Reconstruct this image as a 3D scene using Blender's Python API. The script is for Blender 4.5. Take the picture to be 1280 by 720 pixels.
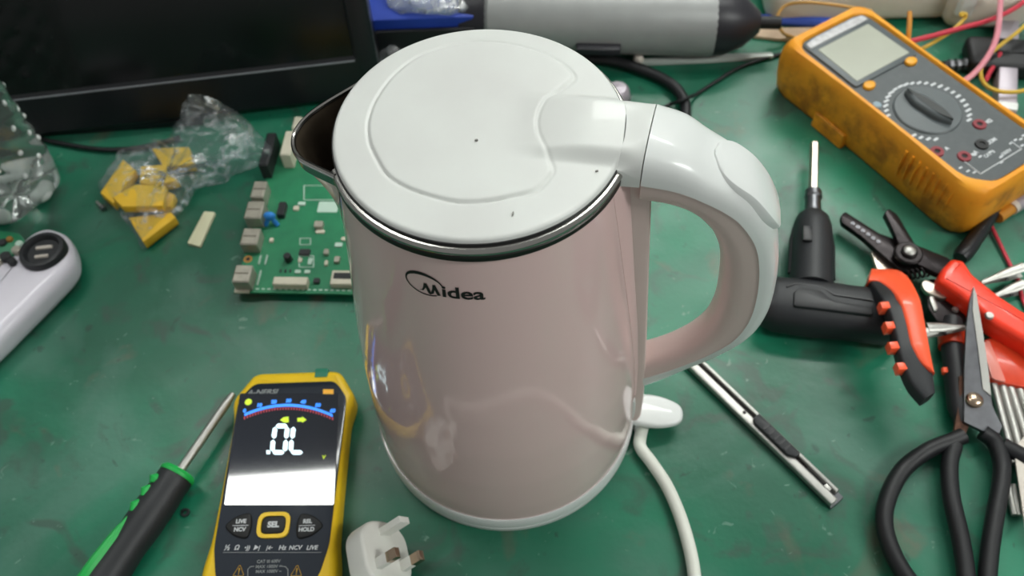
import bpy, bmesh, math, random
import numpy as np
from mathutils import Vector as V, Matrix

random.seed(7)
for o in list(bpy.data.objects):
    bpy.data.objects.remove(o, do_unlink=True)
SC = bpy.context.scene
COL = SC.collection
R = math.radians

# ------------------------------------------------------------------ camera
FPX = 1100.0
PITCH, ROLL = R(55.42), R(-4.14)
CAM = V((0.0082, -0.2405, 0.4759))
FW = V((0, math.cos(PITCH), -math.sin(PITCH)))
_r0 = V((1, 0, 0)); _u0 = _r0.cross(FW)
RT = _r0 * math.cos(ROLL) + _u0 * math.sin(ROLL)
UP = -_r0 * math.sin(ROLL) + _u0 * math.cos(ROLL)
cd = bpy.data.cameras.new('camera')
cd.sensor_fit = 'HORIZONTAL'; cd.sensor_width = 36.0
cd.lens = FPX / 1280 * 36.0
cd.clip_start = 0.01; cd.clip_end = 50
cd.dof.use_dof = True; cd.dof.focus_distance = 0.355; cd.dof.aperture_fstop = 12.5
co = bpy.data.objects.new('camera', cd); COL.objects.link(co)
mw = Matrix((RT, UP, -FW)).transposed().to_4x4(); mw.translation = CAM
co.matrix_world = mw
SC.camera = co

def at(px, py, z=0.0):
    """point of the room at height z that shows at photo pixel (px, py)"""
    d = RT * ((px - 640) / FPX) - UP * ((py - 360) / FPX) + FW
    return CAM + d * ((z - CAM.z) / d.z)

# ------------------------------------------------------------------ world, exposure
SC.view_settings.view_transform = 'Standard'
SC.view_settings.look = 'None'
SC.view_settings.gamma = 1.0
SC.view_settings.use_curve_mapping = False
SC.view_settings.exposure = 0.0
wd = bpy.data.worlds.new('room_light'); SC.world = wd; wd.use_nodes = True
wd.node_tree.nodes['Background'].inputs['Color'].default_value = (0.98, 1.0, 0.98, 1)
wd.node_tree.nodes['Background'].inputs['Strength'].default_value = 0.30
LAMP_POWER = 31.0

# ------------------------------------------------------------------ materials
def lin(h):
    h = h.lstrip('#'); c = [int(h[i:i + 2], 16) / 255 for i in (0, 2, 4)]
    return tuple(x / 12.92 if x <= .04045 else ((x + .055) / 1.055) ** 2.4 for x in c) + (1,)

def mat(name, hexc, rough=.5, metal=0., coat=0., spec=.5, vary=.06, scale=60., bump=0., bscale=400., emit=None, estr=1., trans=0., ior=1.45, hex2=None, sub=0.):
    m = bpy.data.materials.new(name); m.use_nodes = True
    nt = m.node_tree; b = nt.nodes['Principled BSDF']
    tc = nt.nodes.new('ShaderNodeTexCoord')
    nz = nt.nodes.new('ShaderNodeTexNoise'); nz.inputs['Scale'].default_value = scale; nz.inputs['Detail'].default_value = 5
    nt.links.new(tc.outputs['Object'], nz.inputs['Vector'])
    rp = nt.nodes.new('ShaderNodeValToRGB')
    c = lin(hexc); c2 = lin(hex2) if hex2 else tuple(x * (1 - vary * 2) for x in c[:3]) + (1,)
    rp.color_ramp.elements[0].position = .3; rp.color_ramp.elements[1].position = .7
    rp.color_ramp.elements[0].color = c2
    rp.color_ramp.elements[1].color = c
    nt.links.new(nz.outputs['Fac'], rp.inputs['Fac'])
    nt.links.new(rp.outputs['Color'], b.inputs['Base Color'])
    b.inputs['Roughness'].default_value = rough; b.inputs['Metallic'].default_value = metal
    b.inputs['Coat Weight'].default_value = coat; b.inputs['Coat Roughness'].default_value = .03
    b.inputs['Specular IOR Level'].default_value = spec
    b.inputs['Transmission Weight'].default_value = trans; b.inputs['IOR'].default_value = ior
    if sub:
        b.inputs['Subsurface Weight'].default_value = sub; b.inputs['Subsurface Radius'].default_value = (.004, .004, .004)
    if bump:
        n2 = nt.nodes.new('ShaderNodeTexNoise'); n2.inputs['Scale'].default_value = bscale; n2.inputs['Detail'].default_value = 4
        nt.links.new(tc.outputs['Object'], n2.inputs['Vector'])
        bp = nt.nodes.new('ShaderNodeBump'); bp.inputs['Strength'].default_value = bump; bp.inputs['Distance'].default_value = .001
        nt.links.new(n2.outputs['Fac'], bp.inputs['Height']); nt.links.new(bp.outputs['Normal'], b.inputs['Normal'])
    if emit:
        b.inputs['Emission Color'].default_value = lin(emit); b.inputs['Emission Strength'].default_value = estr
    return m

def film(name, base=.12, edge=.75, tint='#f4f8fa', streak=45.):
    """thin clear plastic film: mostly see-through, glossy creases"""
    m = bpy.data.materials.new(name); m.use_nodes = True
    nt = m.node_tree; out = nt.nodes['Material Output']; nt.nodes.remove(nt.nodes['Principled BSDF'])
    tr = nt.nodes.new('ShaderNodeBsdfTransparent'); tr.inputs['Color'].default_value = lin(tint)
    gl = nt.nodes.new('ShaderNodeBsdfGlossy'); gl.inputs['Roughness'].default_value = .12
    df = nt.nodes.new('ShaderNodeBsdfDiffuse'); df.inputs['Color'].default_value = (.8, .84, .86, 1)
    ms = nt.nodes.new('ShaderNodeMixShader'); ms.inputs['Fac'].default_value = .62
    nt.links.new(gl.outputs[0], ms.inputs[1]); nt.links.new(df.outputs[0], ms.inputs[2])
    tc = nt.nodes.new('ShaderNodeTexCoord'); nz = nt.nodes.new('ShaderNodeTexNoise')
    nz.inputs['Scale'].default_value = streak; nz.inputs['Detail'].default_value = 6; nz.inputs['Distortion'].default_value = 1.5
    nt.links.new(tc.outputs['Object'], nz.inputs['Vector'])
    rp = nt.nodes.new('ShaderNodeValToRGB'); rp.color_ramp.elements[0].position = .52; rp.color_ramp.elements[1].position = .72
    rp.color_ramp.elements[0].color = (base, base, base, 1); rp.color_ramp.elements[1].color = (edge, edge, edge, 1)
    nt.links.new(nz.outputs['Fac'], rp.inputs['Fac'])
    mx = nt.nodes.new('ShaderNodeMixShader')
    nt.links.new(rp.outputs['Color'], mx.inputs['Fac']); nt.links.new(tr.outputs[0], mx.inputs[1]); nt.links.new(ms.outputs[0], mx.inputs[2])
    bp = nt.nodes.new('ShaderNodeBump'); bp.inputs['Strength'].default_value = .6; bp.inputs['Distance'].default_value = .003
    nt.links.new(nz.outputs['Fac'], bp.inputs['Height'])
    for n in (gl, df): nt.links.new(bp.outputs['Normal'], n.inputs['Normal'])
    nt.links.new(mx.outputs[0], out.inputs['Surface'])
    return m

def mat_rubber():
    m = bpy.data.materials.new('green_mat'); m.use_nodes = True
    nt = m.node_tree; b = nt.nodes['Principled BSDF']; N = nt.nodes.new; Lk = nt.links.new
    tc = N('ShaderNodeTexCoord')
    def noise(sc, det=6, dist=0.):
        n = N('ShaderNodeTexNoise'); n.inputs['Scale'].default_value = sc; n.inputs['Detail'].default_value = det; n.inputs['Distortion'].default_value = dist
        Lk(tc.outputs['Object'], n.inputs['Vector']); return n.outputs['Fac']
    def ramp(fac, p0, p1, c0, c1):
        r = N('ShaderNodeValToRGB'); r.color_ramp.elements[0].position = p0; r.color_ramp.elements[1].position = p1
        r.color_ramp.elements[0].color = c0; r.color_ramp.elements[1].color = c1; Lk(fac, r.inputs['Fac']); return r.outputs['Color']
    def mix(fac, a, c):
        x = N('ShaderNodeMix'); x.data_type = 'RGBA'; Lk(fac, x.inputs['Factor'])
        for s, v in ((x.inputs['A'], a), (x.inputs['B'], c)):
            if isinstance(v, tuple): s.default_value = v
            else: Lk(v, s)
        return x.outputs['Result']
    g = (lambda v: (v, v, v, 1))
    base = ramp(noise(6, 5, .4), .36, .64, lin('#115740'), lin('#1c8160'))
    dusty = ramp(noise(9, 9, 1.0), .47, .68, g(0), g(.55))
    c = mix(dusty, base, lin('#557b6d'))
    dirt = ramp(noise(27, 9, 1.4), .56, .68, g(0), g(.6))
    c = mix(dirt, c, lin('#3c4a42'))
    brown = ramp(noise(19, 7, .6), .63, .72, g(0), g(.5))
    c = mix(brown, c, lin('#6d5a4e'))
    specks = ramp(noise(140, 2, 1.), .70, .76, g(0), g(.4))
    c = mix(specks, c, lin('#86a596'))
    dark = ramp(noise(88, 3, .5), .67, .74, g(0), g(.5))
    c = mix(dark, c, lin('#26302c'))
    Lk(c, b.inputs['Base Color'])
    ro = ramp(noise(22, 6), .3, .7, g(.30), g(.46)); Lk(ro, b.inputs['Roughness'])
    b.inputs['Specular IOR Level'].default_value = .5
    bp = N('ShaderNodeBump'); bp.inputs['Strength'].default_value = .25; bp.inputs['Distance'].default_value = .0008
    Lk(noise(160, 6), bp.inputs['Height']); Lk(bp.outputs['Normal'], b.inputs['Normal'])
    return m

M_ = {}
def mk(k, *a, **kw):
    M_[k] = mat(k, *a, **kw)
mk('white_gloss', '#dcdfdd', .28, coat=.25, vary=.015, scale=25)
mk('white_lid', '#d6d9d5', .42, coat=.1, vary=.02, scale=22, hex2='#cecfcc')
mk('mauve', '#e4c5c3', .12, coat=.4, vary=.01, scale=20)
mk('mauve_satin', '#d9c3be', .34, vary=.02, scale=30)
mk('steel', '#b3b1ac', .2, metal=1, vary=.05, scale=80)
mk('steel_inner', '#a2937f', .5, metal=1, vary=.12, scale=120)
mk('dark_reflection', '#3a3836', .38, metal=.9, vary=.05)
mk('black_gasket', '#151516', .5)
mk('scuff_grey', '#8d8b86', .6)
mk('ink', '#141012', .45)
mk('white_cord', '#e4e6dc', .45, vary=.02)
mk('white_plug', '#e3e3dc', .4, vary=.02)
mk('brass', '#b9a38d', .25, metal=1)
mk('yellow_case', '#f0c71c', .42, vary=.03)
mk('glass_black', '#161d2a', .06, coat=1, vary=.05)
mk('panel_black', '#262d37', .16, coat=.6, vary=.05)
mk('button_black', '#08090a', .5)
mk('print_white', '#cfd2d4', .6, vary=.02)
mk('print_grey', '#8f9494', .6, vary=.02)
mk('print_yellow', '#d8a820', .6)
mk('lcd_white', '#e8fbff', .4, emit='#d8f6ff', estr=1.3)
mk('lcd_blue', '#2a86ff', .4, emit='#2f8dff', estr=.95)
mk('lcd_red', '#b03040', .4, emit='#b8324a', estr=.55)
mk('lcd_lime', '#c6e02a', .4, emit='#c2df2a', estr=.7)
mk('lcd_amber', '#d39a20', .4, emit='#d39a1e', estr=.5)
mk('green_plastic', '#0d7a5e', .4)
mk('orange_holster', '#f0a526', .5, vary=.08, scale=40, hex2='#e6921a', bump=.1)
mk('holster_grime', '#7d4412', .6, vary=.2)
mk('grey_face', '#4c5254', .45, vary=.08, scale=200)
mk('grey_dial', '#565d5f', .4, vary=.05)
mk('dark_dial', '#1f2424', .4)
mk('lcd_grey', '#a9ac9d', .25, coat=.3, vary=.02)
mk('silver_plastic', '#d2d1d2', .35, vary=.15, scale=260)
mk('amber_button', '#f3a71e', .4)
mk('pale_button', '#8fa3ad', .4)
mk('jack_red', '#8a2a34', .5)
mk('tool_black', '#26282b', .48, vary=.05, bump=.08, bscale=900)
mk('tool_black2', '#1b1c1f', .38, vary=.05)
mk('steel_bit', '#c4b8ab', .3, metal=.9)
mk('steel_dull', '#7b7c80', .36, metal=1, vary=.14, scale=120)
mk('steel_bright', '#b4b3ae', .42, metal=.85, vary=.05)
mk('rust', '#6d4a3a', .7, metal=.4, vary=.3, scale=300)
mk('gunmetal', '#2a2526', .3, metal=.7, vary=.2, scale=150)
mk('red_orange', '#ff5f38', .36, vary=.03, coat=.2)
mk('handle_red', '#ff4024', .36, vary=.03, coat=.2)
mk('green_grip', '#1fae4e', .42)
mk('screen_black', '#0b0d0e', .16, vary=.2, scale=14)
mk('bezel_black', '#15171b', .28, vary=.1)
mk('bezel_edge_highlight', '#8a8d92', .35, vary=.1)  # pale grey paints the light caught along the black monitor's edges
mk('pcb_green', '#2b8259', .38, vary=.06, scale=90, hex2='#257350')
mk('silk_white', '#bcd5c6', .6)
mk('tin', '#b9b4a6', .36, metal=.55, vary=.1, scale=200)
mk('tin_dark', '#5c564c', .5, metal=.4)
mk('beige', '#cfcab6', .5)
mk('chip', '#232527', .45)
mk('blue_part', '#2f86d8', .4)
mk('gold', '#b98a4c', .35, metal=.6)
mk('yellow_foam', '#f2c236', .6, vary=.04, bump=.1)
mk('cream', '#d8d6b4', .7, vary=.03)
mk('pet', '#eef6f2', .03, trans=.94, ior=1.33, vary=.0, coat=.5)
mk('pet_lit', '#f4f8f6', .22, trans=.15, ior=1.33, vary=.05)  # whitish colour stands in for light gathered in the bottle, and its glints
mk('lavender_white', '#dcd8e2', .3, vary=.02, coat=.2)
mk('pale_metal', '#c4ccc6', .35, metal=.2)
mk('grey_body', '#9a9c9b', .42, vary=.05, metal=.15)
mk('dark_body', '#25242a', .4, vary=.05)
mk('blue_card', '#2040a6', .45, vary=.1, scale=40)
mk('black_rubber', '#16171a', .5)
mk('wood', '#d9bfa2', .6, vary=.1, scale=50)
mk('blue_pen', '#3f5fc4', .35)
mk('off_white', '#d3cbc0', .5, vary=.04)
mk('pink_wire', '#d98a96', .4)
mk('red_wire', '#c8384a', .4)
mk('yellow_wire', '#d3ae3e', .4)
mk('orange_wire', '#cc8a2e', .4)
mk('tan_wire', '#c79a55', .4)
mk('lilac_metal', '#aaa2aa', .4, metal=.3, vary=.05)
mk('red_clear', '#e0492a', .3, vary=.15, scale=60, coat=.2, hex2='#c93c1e')
mk('pink_clear', '#e58a7c', .3, coat=.2)
mk('bench', '#6a5038', .6, vary=.2, scale=20)
mk('wall_paint', '#b9bdba', .8)
mk('floor_paint', '#6c6d6a', .7)
mk('lamp_housing', '#dddddd', .5)
mk('lamp_light', '#ffffff', .5, emit='#fafdf8', estr=LAMP_POWER)
def holster():
    m = M_['orange_holster']; nt = m.node_tree; N = nt.nodes.new; Lk = nt.links.new; b = nt.nodes['Principled BSDF']
    src = b.inputs['Base Color'].links[0].from_socket; tc = N('ShaderNodeTexCoord')
    nz = N('ShaderNodeTexNoise'); nz.inputs['Scale'].default_value = 48; nz.inputs['Detail'].default_value = 7; nz.inputs['Roughness'].default_value = .6; Lk(tc.outputs['Object'], nz.inputs['Vector'])
    rp = N('ShaderNodeValToRGB'); rp.color_ramp.elements[0].position = .46; rp.color_ramp.elements[1].position = .64
    rp.color_ramp.elements[1].color = (.75, .75, .75, 1); Lk(nz.outputs['Fac'], rp.inputs['Fac'])
    sp = N('ShaderNodeSeparateXYZ'); Lk(tc.outputs['Object'], sp.inputs[0])
    mr = N('ShaderNodeMapRange'); mr.inputs['From Min'].default_value = .041; mr.inputs['From Max'].default_value = .034; Lk(sp.outputs['Z'], mr.inputs['Value'])
    mu_ = N('ShaderNodeMath'); mu_.operation = 'MULTIPLY'; Lk(rp.outputs['Color'], mu_.inputs[0]); Lk(mr.outputs['Result'], mu_.inputs[1])
    mx = N('ShaderNodeMix'); mx.data_type = 'RGBA'; Lk(mu_.outputs[0], mx.inputs['Factor']); Lk(src, mx.inputs['A']); mx.inputs['B'].default_value = lin('#8f5214')
    Lk(mx.outputs['Result'], b.inputs['Base Color'])
holster()
M_['mat'] = mat_rubber()
M_['film'] = film('film', base=.07, edge=.62, streak=75.)
M_['film2'] = film('film2', base=.3, edge=.85, streak=70.)

# ------------------------------------------------------------------ mesh helpers
def frame(loc, rz=0., rx=0., ry=0.):
    return Matrix.Translation(V(loc)) @ Matrix.Rotation(rz, 4, 'Z') @ Matrix.Rotation(ry, 4, 'Y') @ Matrix.Rotation(rx, 4, 'X')

def axes(o, x, y, z):
    m = Matrix((V(x), V(y), V(z))).transposed().to_4x4(); m.translation = V(o); return m

def rpoly(pts, rad, seg=4):
    """round the corners of a polygon"""
    out = []; n = len(pts)
    for i in range(n):
        p = V(pts[i]).to_2d(); a = V(pts[i - 1]).to_2d(); b = V(pts[(i + 1) % n]).to_2d()
        r = rad[i] if isinstance(rad, (list, tuple)) else rad
        da, db = (a - p), (b - p); r1 = min(r, da.length * .49, db.length * .49)
        q0 = p + da.normalized() * r1; q1 = p + db.normalized() * r1
        for k in range(seg + 1):
            t = k / seg; out.append(tuple(q0 * (1 - t) ** 2 + p * 2 * t * (1 - t) + q1 * t * t))
    return out

def rect(w, h, r=.001, seg=3, cx=0., cy=0.):
    return rpoly([(cx - w / 2, cy - h / 2), (cx + w / 2, cy - h / 2), (cx + w / 2, cy + h / 2), (cx - w / 2, cy + h / 2)], r, seg)

def circ(r, n=24, cx=0., cy=0., ry=None):
    ry = ry or r
    return [(cx + r * math.cos(2 * math.pi * k / n), cy + ry * math.sin(2 * math.pi * k / n)) for k in range(n)]

def smooth_path(pts, sub=6):
    """Catmull-Rom through points"""
    P = [V(p) for p in pts]; P = [P[0] * 2 - P[1]] + P + [P[-1] * 2 - P[-2]]; out = []
    for i in range(1, len(P) - 2):
        for k in range(sub):
            t = k / sub; a, b, c, d = P[i - 1], P[i], P[i + 1], P[i + 2]
            out.append(.5 * ((2 * b) + (c - a) * t + (2 * a - 5 * b + 4 * c - d) * t * t + (3 * b - a - 3 * c + d) * t ** 3))
    out.append(P[-2]); return out

class B:
    def __init__(s, M=None): s.v = []; s.f = []; s.M = M
    def add(s, vs, fs, M=None):
        n = len(s.v); M = M if M is not None else s.M
        s.v += [(M @ V(p)) if M is not None else V(p) for p in vs]
        s.f += [tuple(i + n for i in f) for f in fs]; return s
    def rings(s, rings, cap0=True, cap1=True, closed=True, M=None):
        n = len(rings[0]); vs = [p for r in rings for p in r]; fs = []
        for i in range(len(rings) - 1):
            for k in range(n if closed else n - 1):
                a, b = i * n + k, i * n + (k + 1) % n
                fs.append((a, b, b + n, a + n))
        if cap0: fs.append(tuple(range(n))[::-1])
        if cap1: fs.append(tuple(range((len(rings) - 1) * n, len(rings) * n)))
        return s.add(vs, fs, M)
    def prism(s, pts, z0, z1, bev=0., bseg=2, both=False, M=None):
        P = [V(p).to_2d() for p in pts]; n = len(P)
        area = sum(P[i - 1].x * P[i].y - P[i].x * P[i - 1].y for i in range(n))
        if area < 0: P = P[::-1]
        nr = []
        for i in range(n):
            e0 = (P[i] - P[i - 1]); e1 = (P[(i + 1) % n] - P[i])
            e0 = e0.normalized() if e0.length > 1e-9 else e1.normalized(); e1 = e1.normalized() if e1.length > 1e-9 else e0
            m = V((-(e0.y + e1.y), e0.x + e1.x)); m = m.normalized() if m.length > 1e-6 else V((-e0.y, e0.x))
            c = max(.4, m.dot(V((-e0.y, e0.x)))); nr.append(m / c)
        def ring(ins, z): return [(P[i].x + nr[i].x * ins, P[i].y + nr[i].y * ins, z) for i in range(n)]
        rs = []
        if bev and both:
            for k in range(bseg): a = k / bseg * math.pi / 2; rs.append(ring(bev * (1 - math.sin(a)), z0 + bev * (1 - math.cos(a))))
            rs.append(ring(0, z0 + bev))
        else: rs.append(ring(0, z0))
        if bev:
            for k in range(bseg + 1): a = k / bseg * math.pi / 2; rs.append(ring(bev * (1 - math.cos(a)), z1 - bev + bev * math.sin(a)))
        else: rs.append(ring(0, z1))
        return s.rings(rs, M=M)
    def box(s, c, size, M=None, bev=0.):
        x, y, z = size
        o = [(c[0] - x / 2, c[1] - y / 2), (c[0] + x / 2, c[1] - y / 2), (c[0] + x / 2, c[1] + y / 2), (c[0] - x / 2, c[1] + y / 2)]
        return s.prism(o, c[2] - z / 2, c[2] + z / 2, bev, 2, bool(bev), M)
    def tube(s, pts, r, seg=10, M=None, flat=1., up=None, cap=True):
        P = [V(p) for p in pts]; n = len(P); rs = []; prev = None
        for i in range(n):
            t = (P[min(i + 1, n - 1)] - P[max(i - 1, 0)]).normalized()
            if up is not None: a = t.cross(V(up))
            elif prev is None: a = t.cross(V((0, 0, 1))) if abs(t.z) < .9 else t.cross(V((0, 1, 0)))
            else: a = prev - t * prev.dot(t)
            a.normalize(); prev = a; b = a.cross(t)
            rr = r[i] if isinstance(r, (list, tuple)) else r
            rs.append([P[i] + a * rr * math.cos(2 * math.pi * k / seg) + b * rr * flat * math.sin(2 * math.pi * k / seg) for k in range(seg)])
        return s.rings(rs, cap, cap, True, M)
    def lathe(s, prof, seg=48, M=None, a0=0., a1=2 * math.pi, skip=None, cap=False):
        full = abs(a1 - a0 - 2 * math.pi) < 1e-6; n = seg if full else seg + 1; vs = []; fs = []
        for r, z in prof:
            for k in range(n):
                a = a0 + (a1 - a0) * k / seg; vs.append((r * math.cos(a), r * math.sin(a), z))
        for i in range(len(prof) - 1):
            for k in range(seg):
                if skip and skip(a0 + (a1 - a0) * (k + .5) / seg, (prof[i][1] + prof[i + 1][1]) / 2): continue
                p, q = i * n + k, i * n + (k + 1) % n
                fs.append((p, q, q + n, p + n))
        if cap:
            if prof[0][0] > 1e-6: fs.append(tuple(range(n))[::-1])
            if prof[-1][0] > 1e-6: fs.append(tuple(range((len(prof) - 1) * n, len(prof) * n)))
        return s.add(vs, fs, M)
    def ball(s, c, r, seg=12, sc=(1, 1, 1), M=None):
        pr = [(max(r * math.sin(math.pi * k / seg), 1e-6), -r * math.cos(math.pi * k / seg)) for k in range(seg + 1)]
        T = Matrix.Translation(V(c)) @ Matrix.Diagonal((*sc, 1)); MM = M if M is not None else s.M
        return s.lathe(pr, seg * 2, (MM @ T) if MM is not None else T)
    def cyl(s, p0, p1, r0, r1=None, seg=16, M=None):
        return s.tube([p0, p1], [r0, r1 if r1 is not None else r0], seg, M)
    def build(s, name, m, parent=None, loc=None, smooth=35, recalc=True):
        base = V(loc) if loc is not None else (V(parent['_o']) if parent is not None else V((0, 0, 0)))
        me = bpy.data.meshes.new(name)
        me.from_pydata([tuple(p - base) for p in s.v], [], s.f)
        if recalc:
            bm = bmesh.new(); bm.from_mesh(me); bmesh.ops.remove_doubles(bm, verts=bm.verts, dist=1e-7)
            bmesh.ops.recalc_face_normals(bm, faces=bm.faces); bm.to_mesh(me); bm.free()
        me.shade_smooth(); me.set_sharp_from_angle(angle=R(smooth))
        me.materials.append(M_[m] if isinstance(m, str) else m)
        o = bpy.data.objects.new(name, me); COL.objects.link(o)
        if parent is not None: o.parent = parent; o['_o'] = parent['_o']
        else: o.location = base; o['_o'] = tuple(base)
        return o

def tag(o, label, cat, group=None):
    o['label'] = label; o['category'] = cat
    if group: o['group'] = group
    return o

def thing(name, label, cat, loc, group=None):
    o = bpy.data.objects.new(name, None); COL.objects.link(o); o.location = V(loc); o['_o'] = tuple(loc)
    o.empty_display_size = .02
    return tag(o, label, cat, group)

def struct(o): o['kind'] = 'structure'; return o

def text_mesh(body, size, bold=0., shear=0., align='CENTER', sx=1.):
    c = bpy.data.curves.new('t', 'FONT'); c.body = body; c.size = size; c.align_x = align; c.align_y = 'CENTER'
    c.offset = bold; c.shear = shear; c.resolution_u = 4
    o = bpy.data.objects.new('t', c); COL.objects.link(o)
    dg = bpy.context.evaluated_depsgraph_get(); me = bpy.data.meshes.new_from_object(o.evaluated_get(dg))
    vs = [V((v.co.x * sx, v.co.y, 0)) for v in me.vertices]; fs = [tuple(p.vertices) for p in me.polygons]
    bpy.data.objects.remove(o); bpy.data.curves.remove(c); bpy.data.meshes.remove(me)
    return vs, fs

def text(body, size, M, m, parent, name='lettering', **kw):
    vs, fs = text_mesh(body, size, **kw)
    return B().add(vs, fs, M).build(name, m, parent, recalc=False)

# ------------------------------------------------------------------ setting
b = B(); b.box((0.02, .23, -.0018), (1.7, 1.1, .003), bev=.001)
tag(b.build('work_mat', 'mat', loc=(0.02, .23, -.003)), 'worn green rubber mat covering the whole workbench', 'mat')
wb = thing('workbench', 'wooden workbench under the green rubber mat', 'workbench', (0.02, .23, -.75))
B().box((0.02, .23, -.0236), (1.74, 1.14, .04), bev=.003).build('bench_top', 'bench', wb)
for sx in (-1, 1):
    for sy in (-1, 1):
        B().box((0.02 + sx * .8, .23 + sy * .5, -.3965), (.06, .06, .707), bev=.003).build('leg', 'bench', wb)
struct(B().box((0, .3, -.76), (5, 4.4, .02)).build('floor', 'floor_paint'))
struct(B().box((0, 2.5, .75), (5, .04, 3.02)).build('wall_back', 'wall_paint'))
# strip lamps hung over the bench (out of the picture; one mirrors in the pocket meter's glass)
def strip_lamp(label, x0, x1, y, z, wid):
    t = thing('strip_lamp', label, 'lamp', ((x0 + x1) / 2, y, z), 'strip lamps over the bench')
    B().box(((x0 + x1) / 2, y, z + .02), (x1 - x0 + .02, wid + .02, .03), bev=.004).build('housing', 'lamp_housing', t)
    B().box(((x0 + x1) / 2, y, z), (x1 - x0, wid, .01)).build('diffuser', 'lamp_light', t)
    for s in (.2, .8):
        xx = x0 + (x1 - x0) * s
        B().cyl((xx, y, z + .03), (xx, y, z + .6), .004, seg=8).build('hanger', 'steel_dull', t)
strip_lamp('strip lamp hung above the left of the bench', -1.0, -.28, .61, 1.6, .085)
strip_lamp('strip lamp hung above the right of the bench', .15, 1.35, .75, 1.6, .085)
strip_lamp('wide strip lamp hung behind the far edge of the bench', .35, 1.25, 1.46, 1.6, .22)
strip_lamp('strip lamp hung above the near right of the bench', .75, 1.55, -.50, 1.15, .18)

# ------------------------------------------------------------------ kettle
KAZ = R(-10); KE = V((math.cos(KAZ), math.sin(KAZ), 0)); KN = V((-math.sin(KAZ), math.cos(KAZ), 0))
def kp(rho, z, off=0.): return KE * rho + KN * off + V((0, 0, z))
KZ = .0052
K = thing('electric_kettle', 'glossy mauve electric kettle with white lid and handle standing in the middle', 'kettle', (0, 0, KZ))
prof = [(0.0150, .0742), (.03, .0741), (.06, .0731), (.09, .0712), (.12, .0684), (.15, .0650), (.18, .0616), (.205, .0589), (.2295, .0563)]
def kr(z): return float(np.interp(z, [p[0] for p in prof], [p[1] for p in prof]))
SP0, SP1 = R(147), R(195)                    # spout opening
def spbot(a):
    s = (a - SP0) / (SP1 - SP0) * 2 - 1
    return .229 - .047 * max(0., 1 - s * s) ** 1.0
def in_spout(a, z):
    a = a % (2 * math.pi)
    return SP0 < a < SP1 and z > spbot(a) - .003
zs = np.linspace(.0150, .2295, 72)
b = B(); b.lathe([(.070, .0150)] + [(kr(z), z) for z in zs], 180, skip=in_spout); b.build('body', 'mauve', K)
b = B(); b.lathe([(kr(z) - .002, z) for z in np.linspace(.02, .2325, 72)], 180, skip=in_spout); b.lathe([(.0001, .02), (.072, .02)], 90)
b.build('inner_wall', 'steel_inner', K)
b = B(); b.lathe([(.001, KZ), (.0745, KZ), (.0752, KZ + .0004), (.0753, .0148), (.0747, .0158), (.070, .0162)], 120); b.build('bottom_ring', 'white_gloss', K)
# steel rim and gasket
ra0, ra1 = SP1 - 2 * math.pi, SP0
b = B(); b.lathe([(.0560, .2308), (.0576, .2312), (.0581, .2324), (.0579, .2334), (.0570, .2344), (.0556, .2346), (.0548, .2335)], 150, a0=ra0, a1=ra1); b.build('steel_rim', 'steel', K)
b = B(); b.lathe([(.0560, .2272), (.0571, .2273), (.0577, .2281), (.0577, .2304), (.0570, .2310), (.0556, .2312)], 150, a0=ra0, a1=ra1); b.build('rim_band', 'dark_reflection', K)  # lower rim, its dark reflection put into the metal colour
b = B(); b.lathe([(.0545, .2335), (.0562, .2343), (.0560, .2358), (.0540, .2360)], 150); b.build('gasket', 'black_gasket', K)

# lid: domed disc, groove following the raised plateau, hump rising to the handle
gpx = [(468, 193), (483, 217), (507, 233), (540, 245), (573, 252), (607, 251), (640, 245), (670, 237), (687, 220), (691, 210), (683, 190), (673, 167), (673, 147),
       (683, 127), (703, 110), (717, 97), (715, 88), (700, 75), (677, 63), (645, 54), (612, 50), (581, 51), (549, 58.6), (520, 70), (492, 92), (470, 122), (460, 150), (461, 175)]
gw = [at(x, y, .2390) for x, y in gpx]
gs = smooth_path(gw + [gw[0]], 10)
GP = np.array([(p.x, p.y) for p in gs])
NR, NT = 112, 300; RL = .0557
rr = np.linspace(0, RL, NR + 1)[1:]; th = np.linspace(0, 2 * np.pi, NT, endpoint=False)
X = (rr[:, None] * np.cos(th)[None]); Y = (rr[:, None] * np.sin(th)[None]); Rr = np.broadcast_to(rr[:, None], X.shape)
Z = .2374 + .0022 * (1 - (Rr / RL) ** 2)
ed = np.clip((Rr - (RL - .0018)) / .0018, 0, 1); Z = Z - .0018 * (1 - np.sqrt(np.clip(1 - ed ** 2, 0, 1)))
A_, B_ = GP[:-1], GP[1:]
PX = np.stack([X.ravel(), Y.ravel()], 1); dmin = np.full(len(PX), 9.)
ins = np.zeros(len(PX), bool)
for p, q in zip(A_, B_):
    d = q - p; t = np.clip(((PX - p) @ d) / (d @ d + 1e-18), 0, 1); dmin = np.minimum(dmin, np.hypot(*(PX - p - t[:, None] * d).T))
    c = ((p[1] > PX[:, 1]) != (q[1] > PX[:, 1])); xi = (q[0] - p[0]) * (PX[:, 1] - p[1]) / (q[1] - p[1] + 1e-18) + p[0]
    ins ^= c & (PX[:, 0] < xi)
dmin = dmin.reshape(X.shape); sg = np.where(ins.reshape(X.shape), dmin, -dmin)
Z = Z + .0006 / (1 + np.exp(-sg / .0004)) - .0008 * np.exp(-(dmin / .0007) ** 2)
rho = X * KE.x + Y * KE.y; off = X * KN.x + Y * KN.y
def sst(a, lo, hi):
    t = np.clip((a - lo) / (hi - lo), 0, 1); return t * t * (3 - 2 * t)
TM = (1 - sst(np.abs(off), .0115, .0182)) * sst(rho, .010, .044)
Z = Z + .0040 * TM + .0018 * (1 - np.sqrt(np.clip(1 - ed ** 2, 0, 1))) * (1 - sst(np.abs(off), .0125, .0165)) * (rho > 0)
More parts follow.
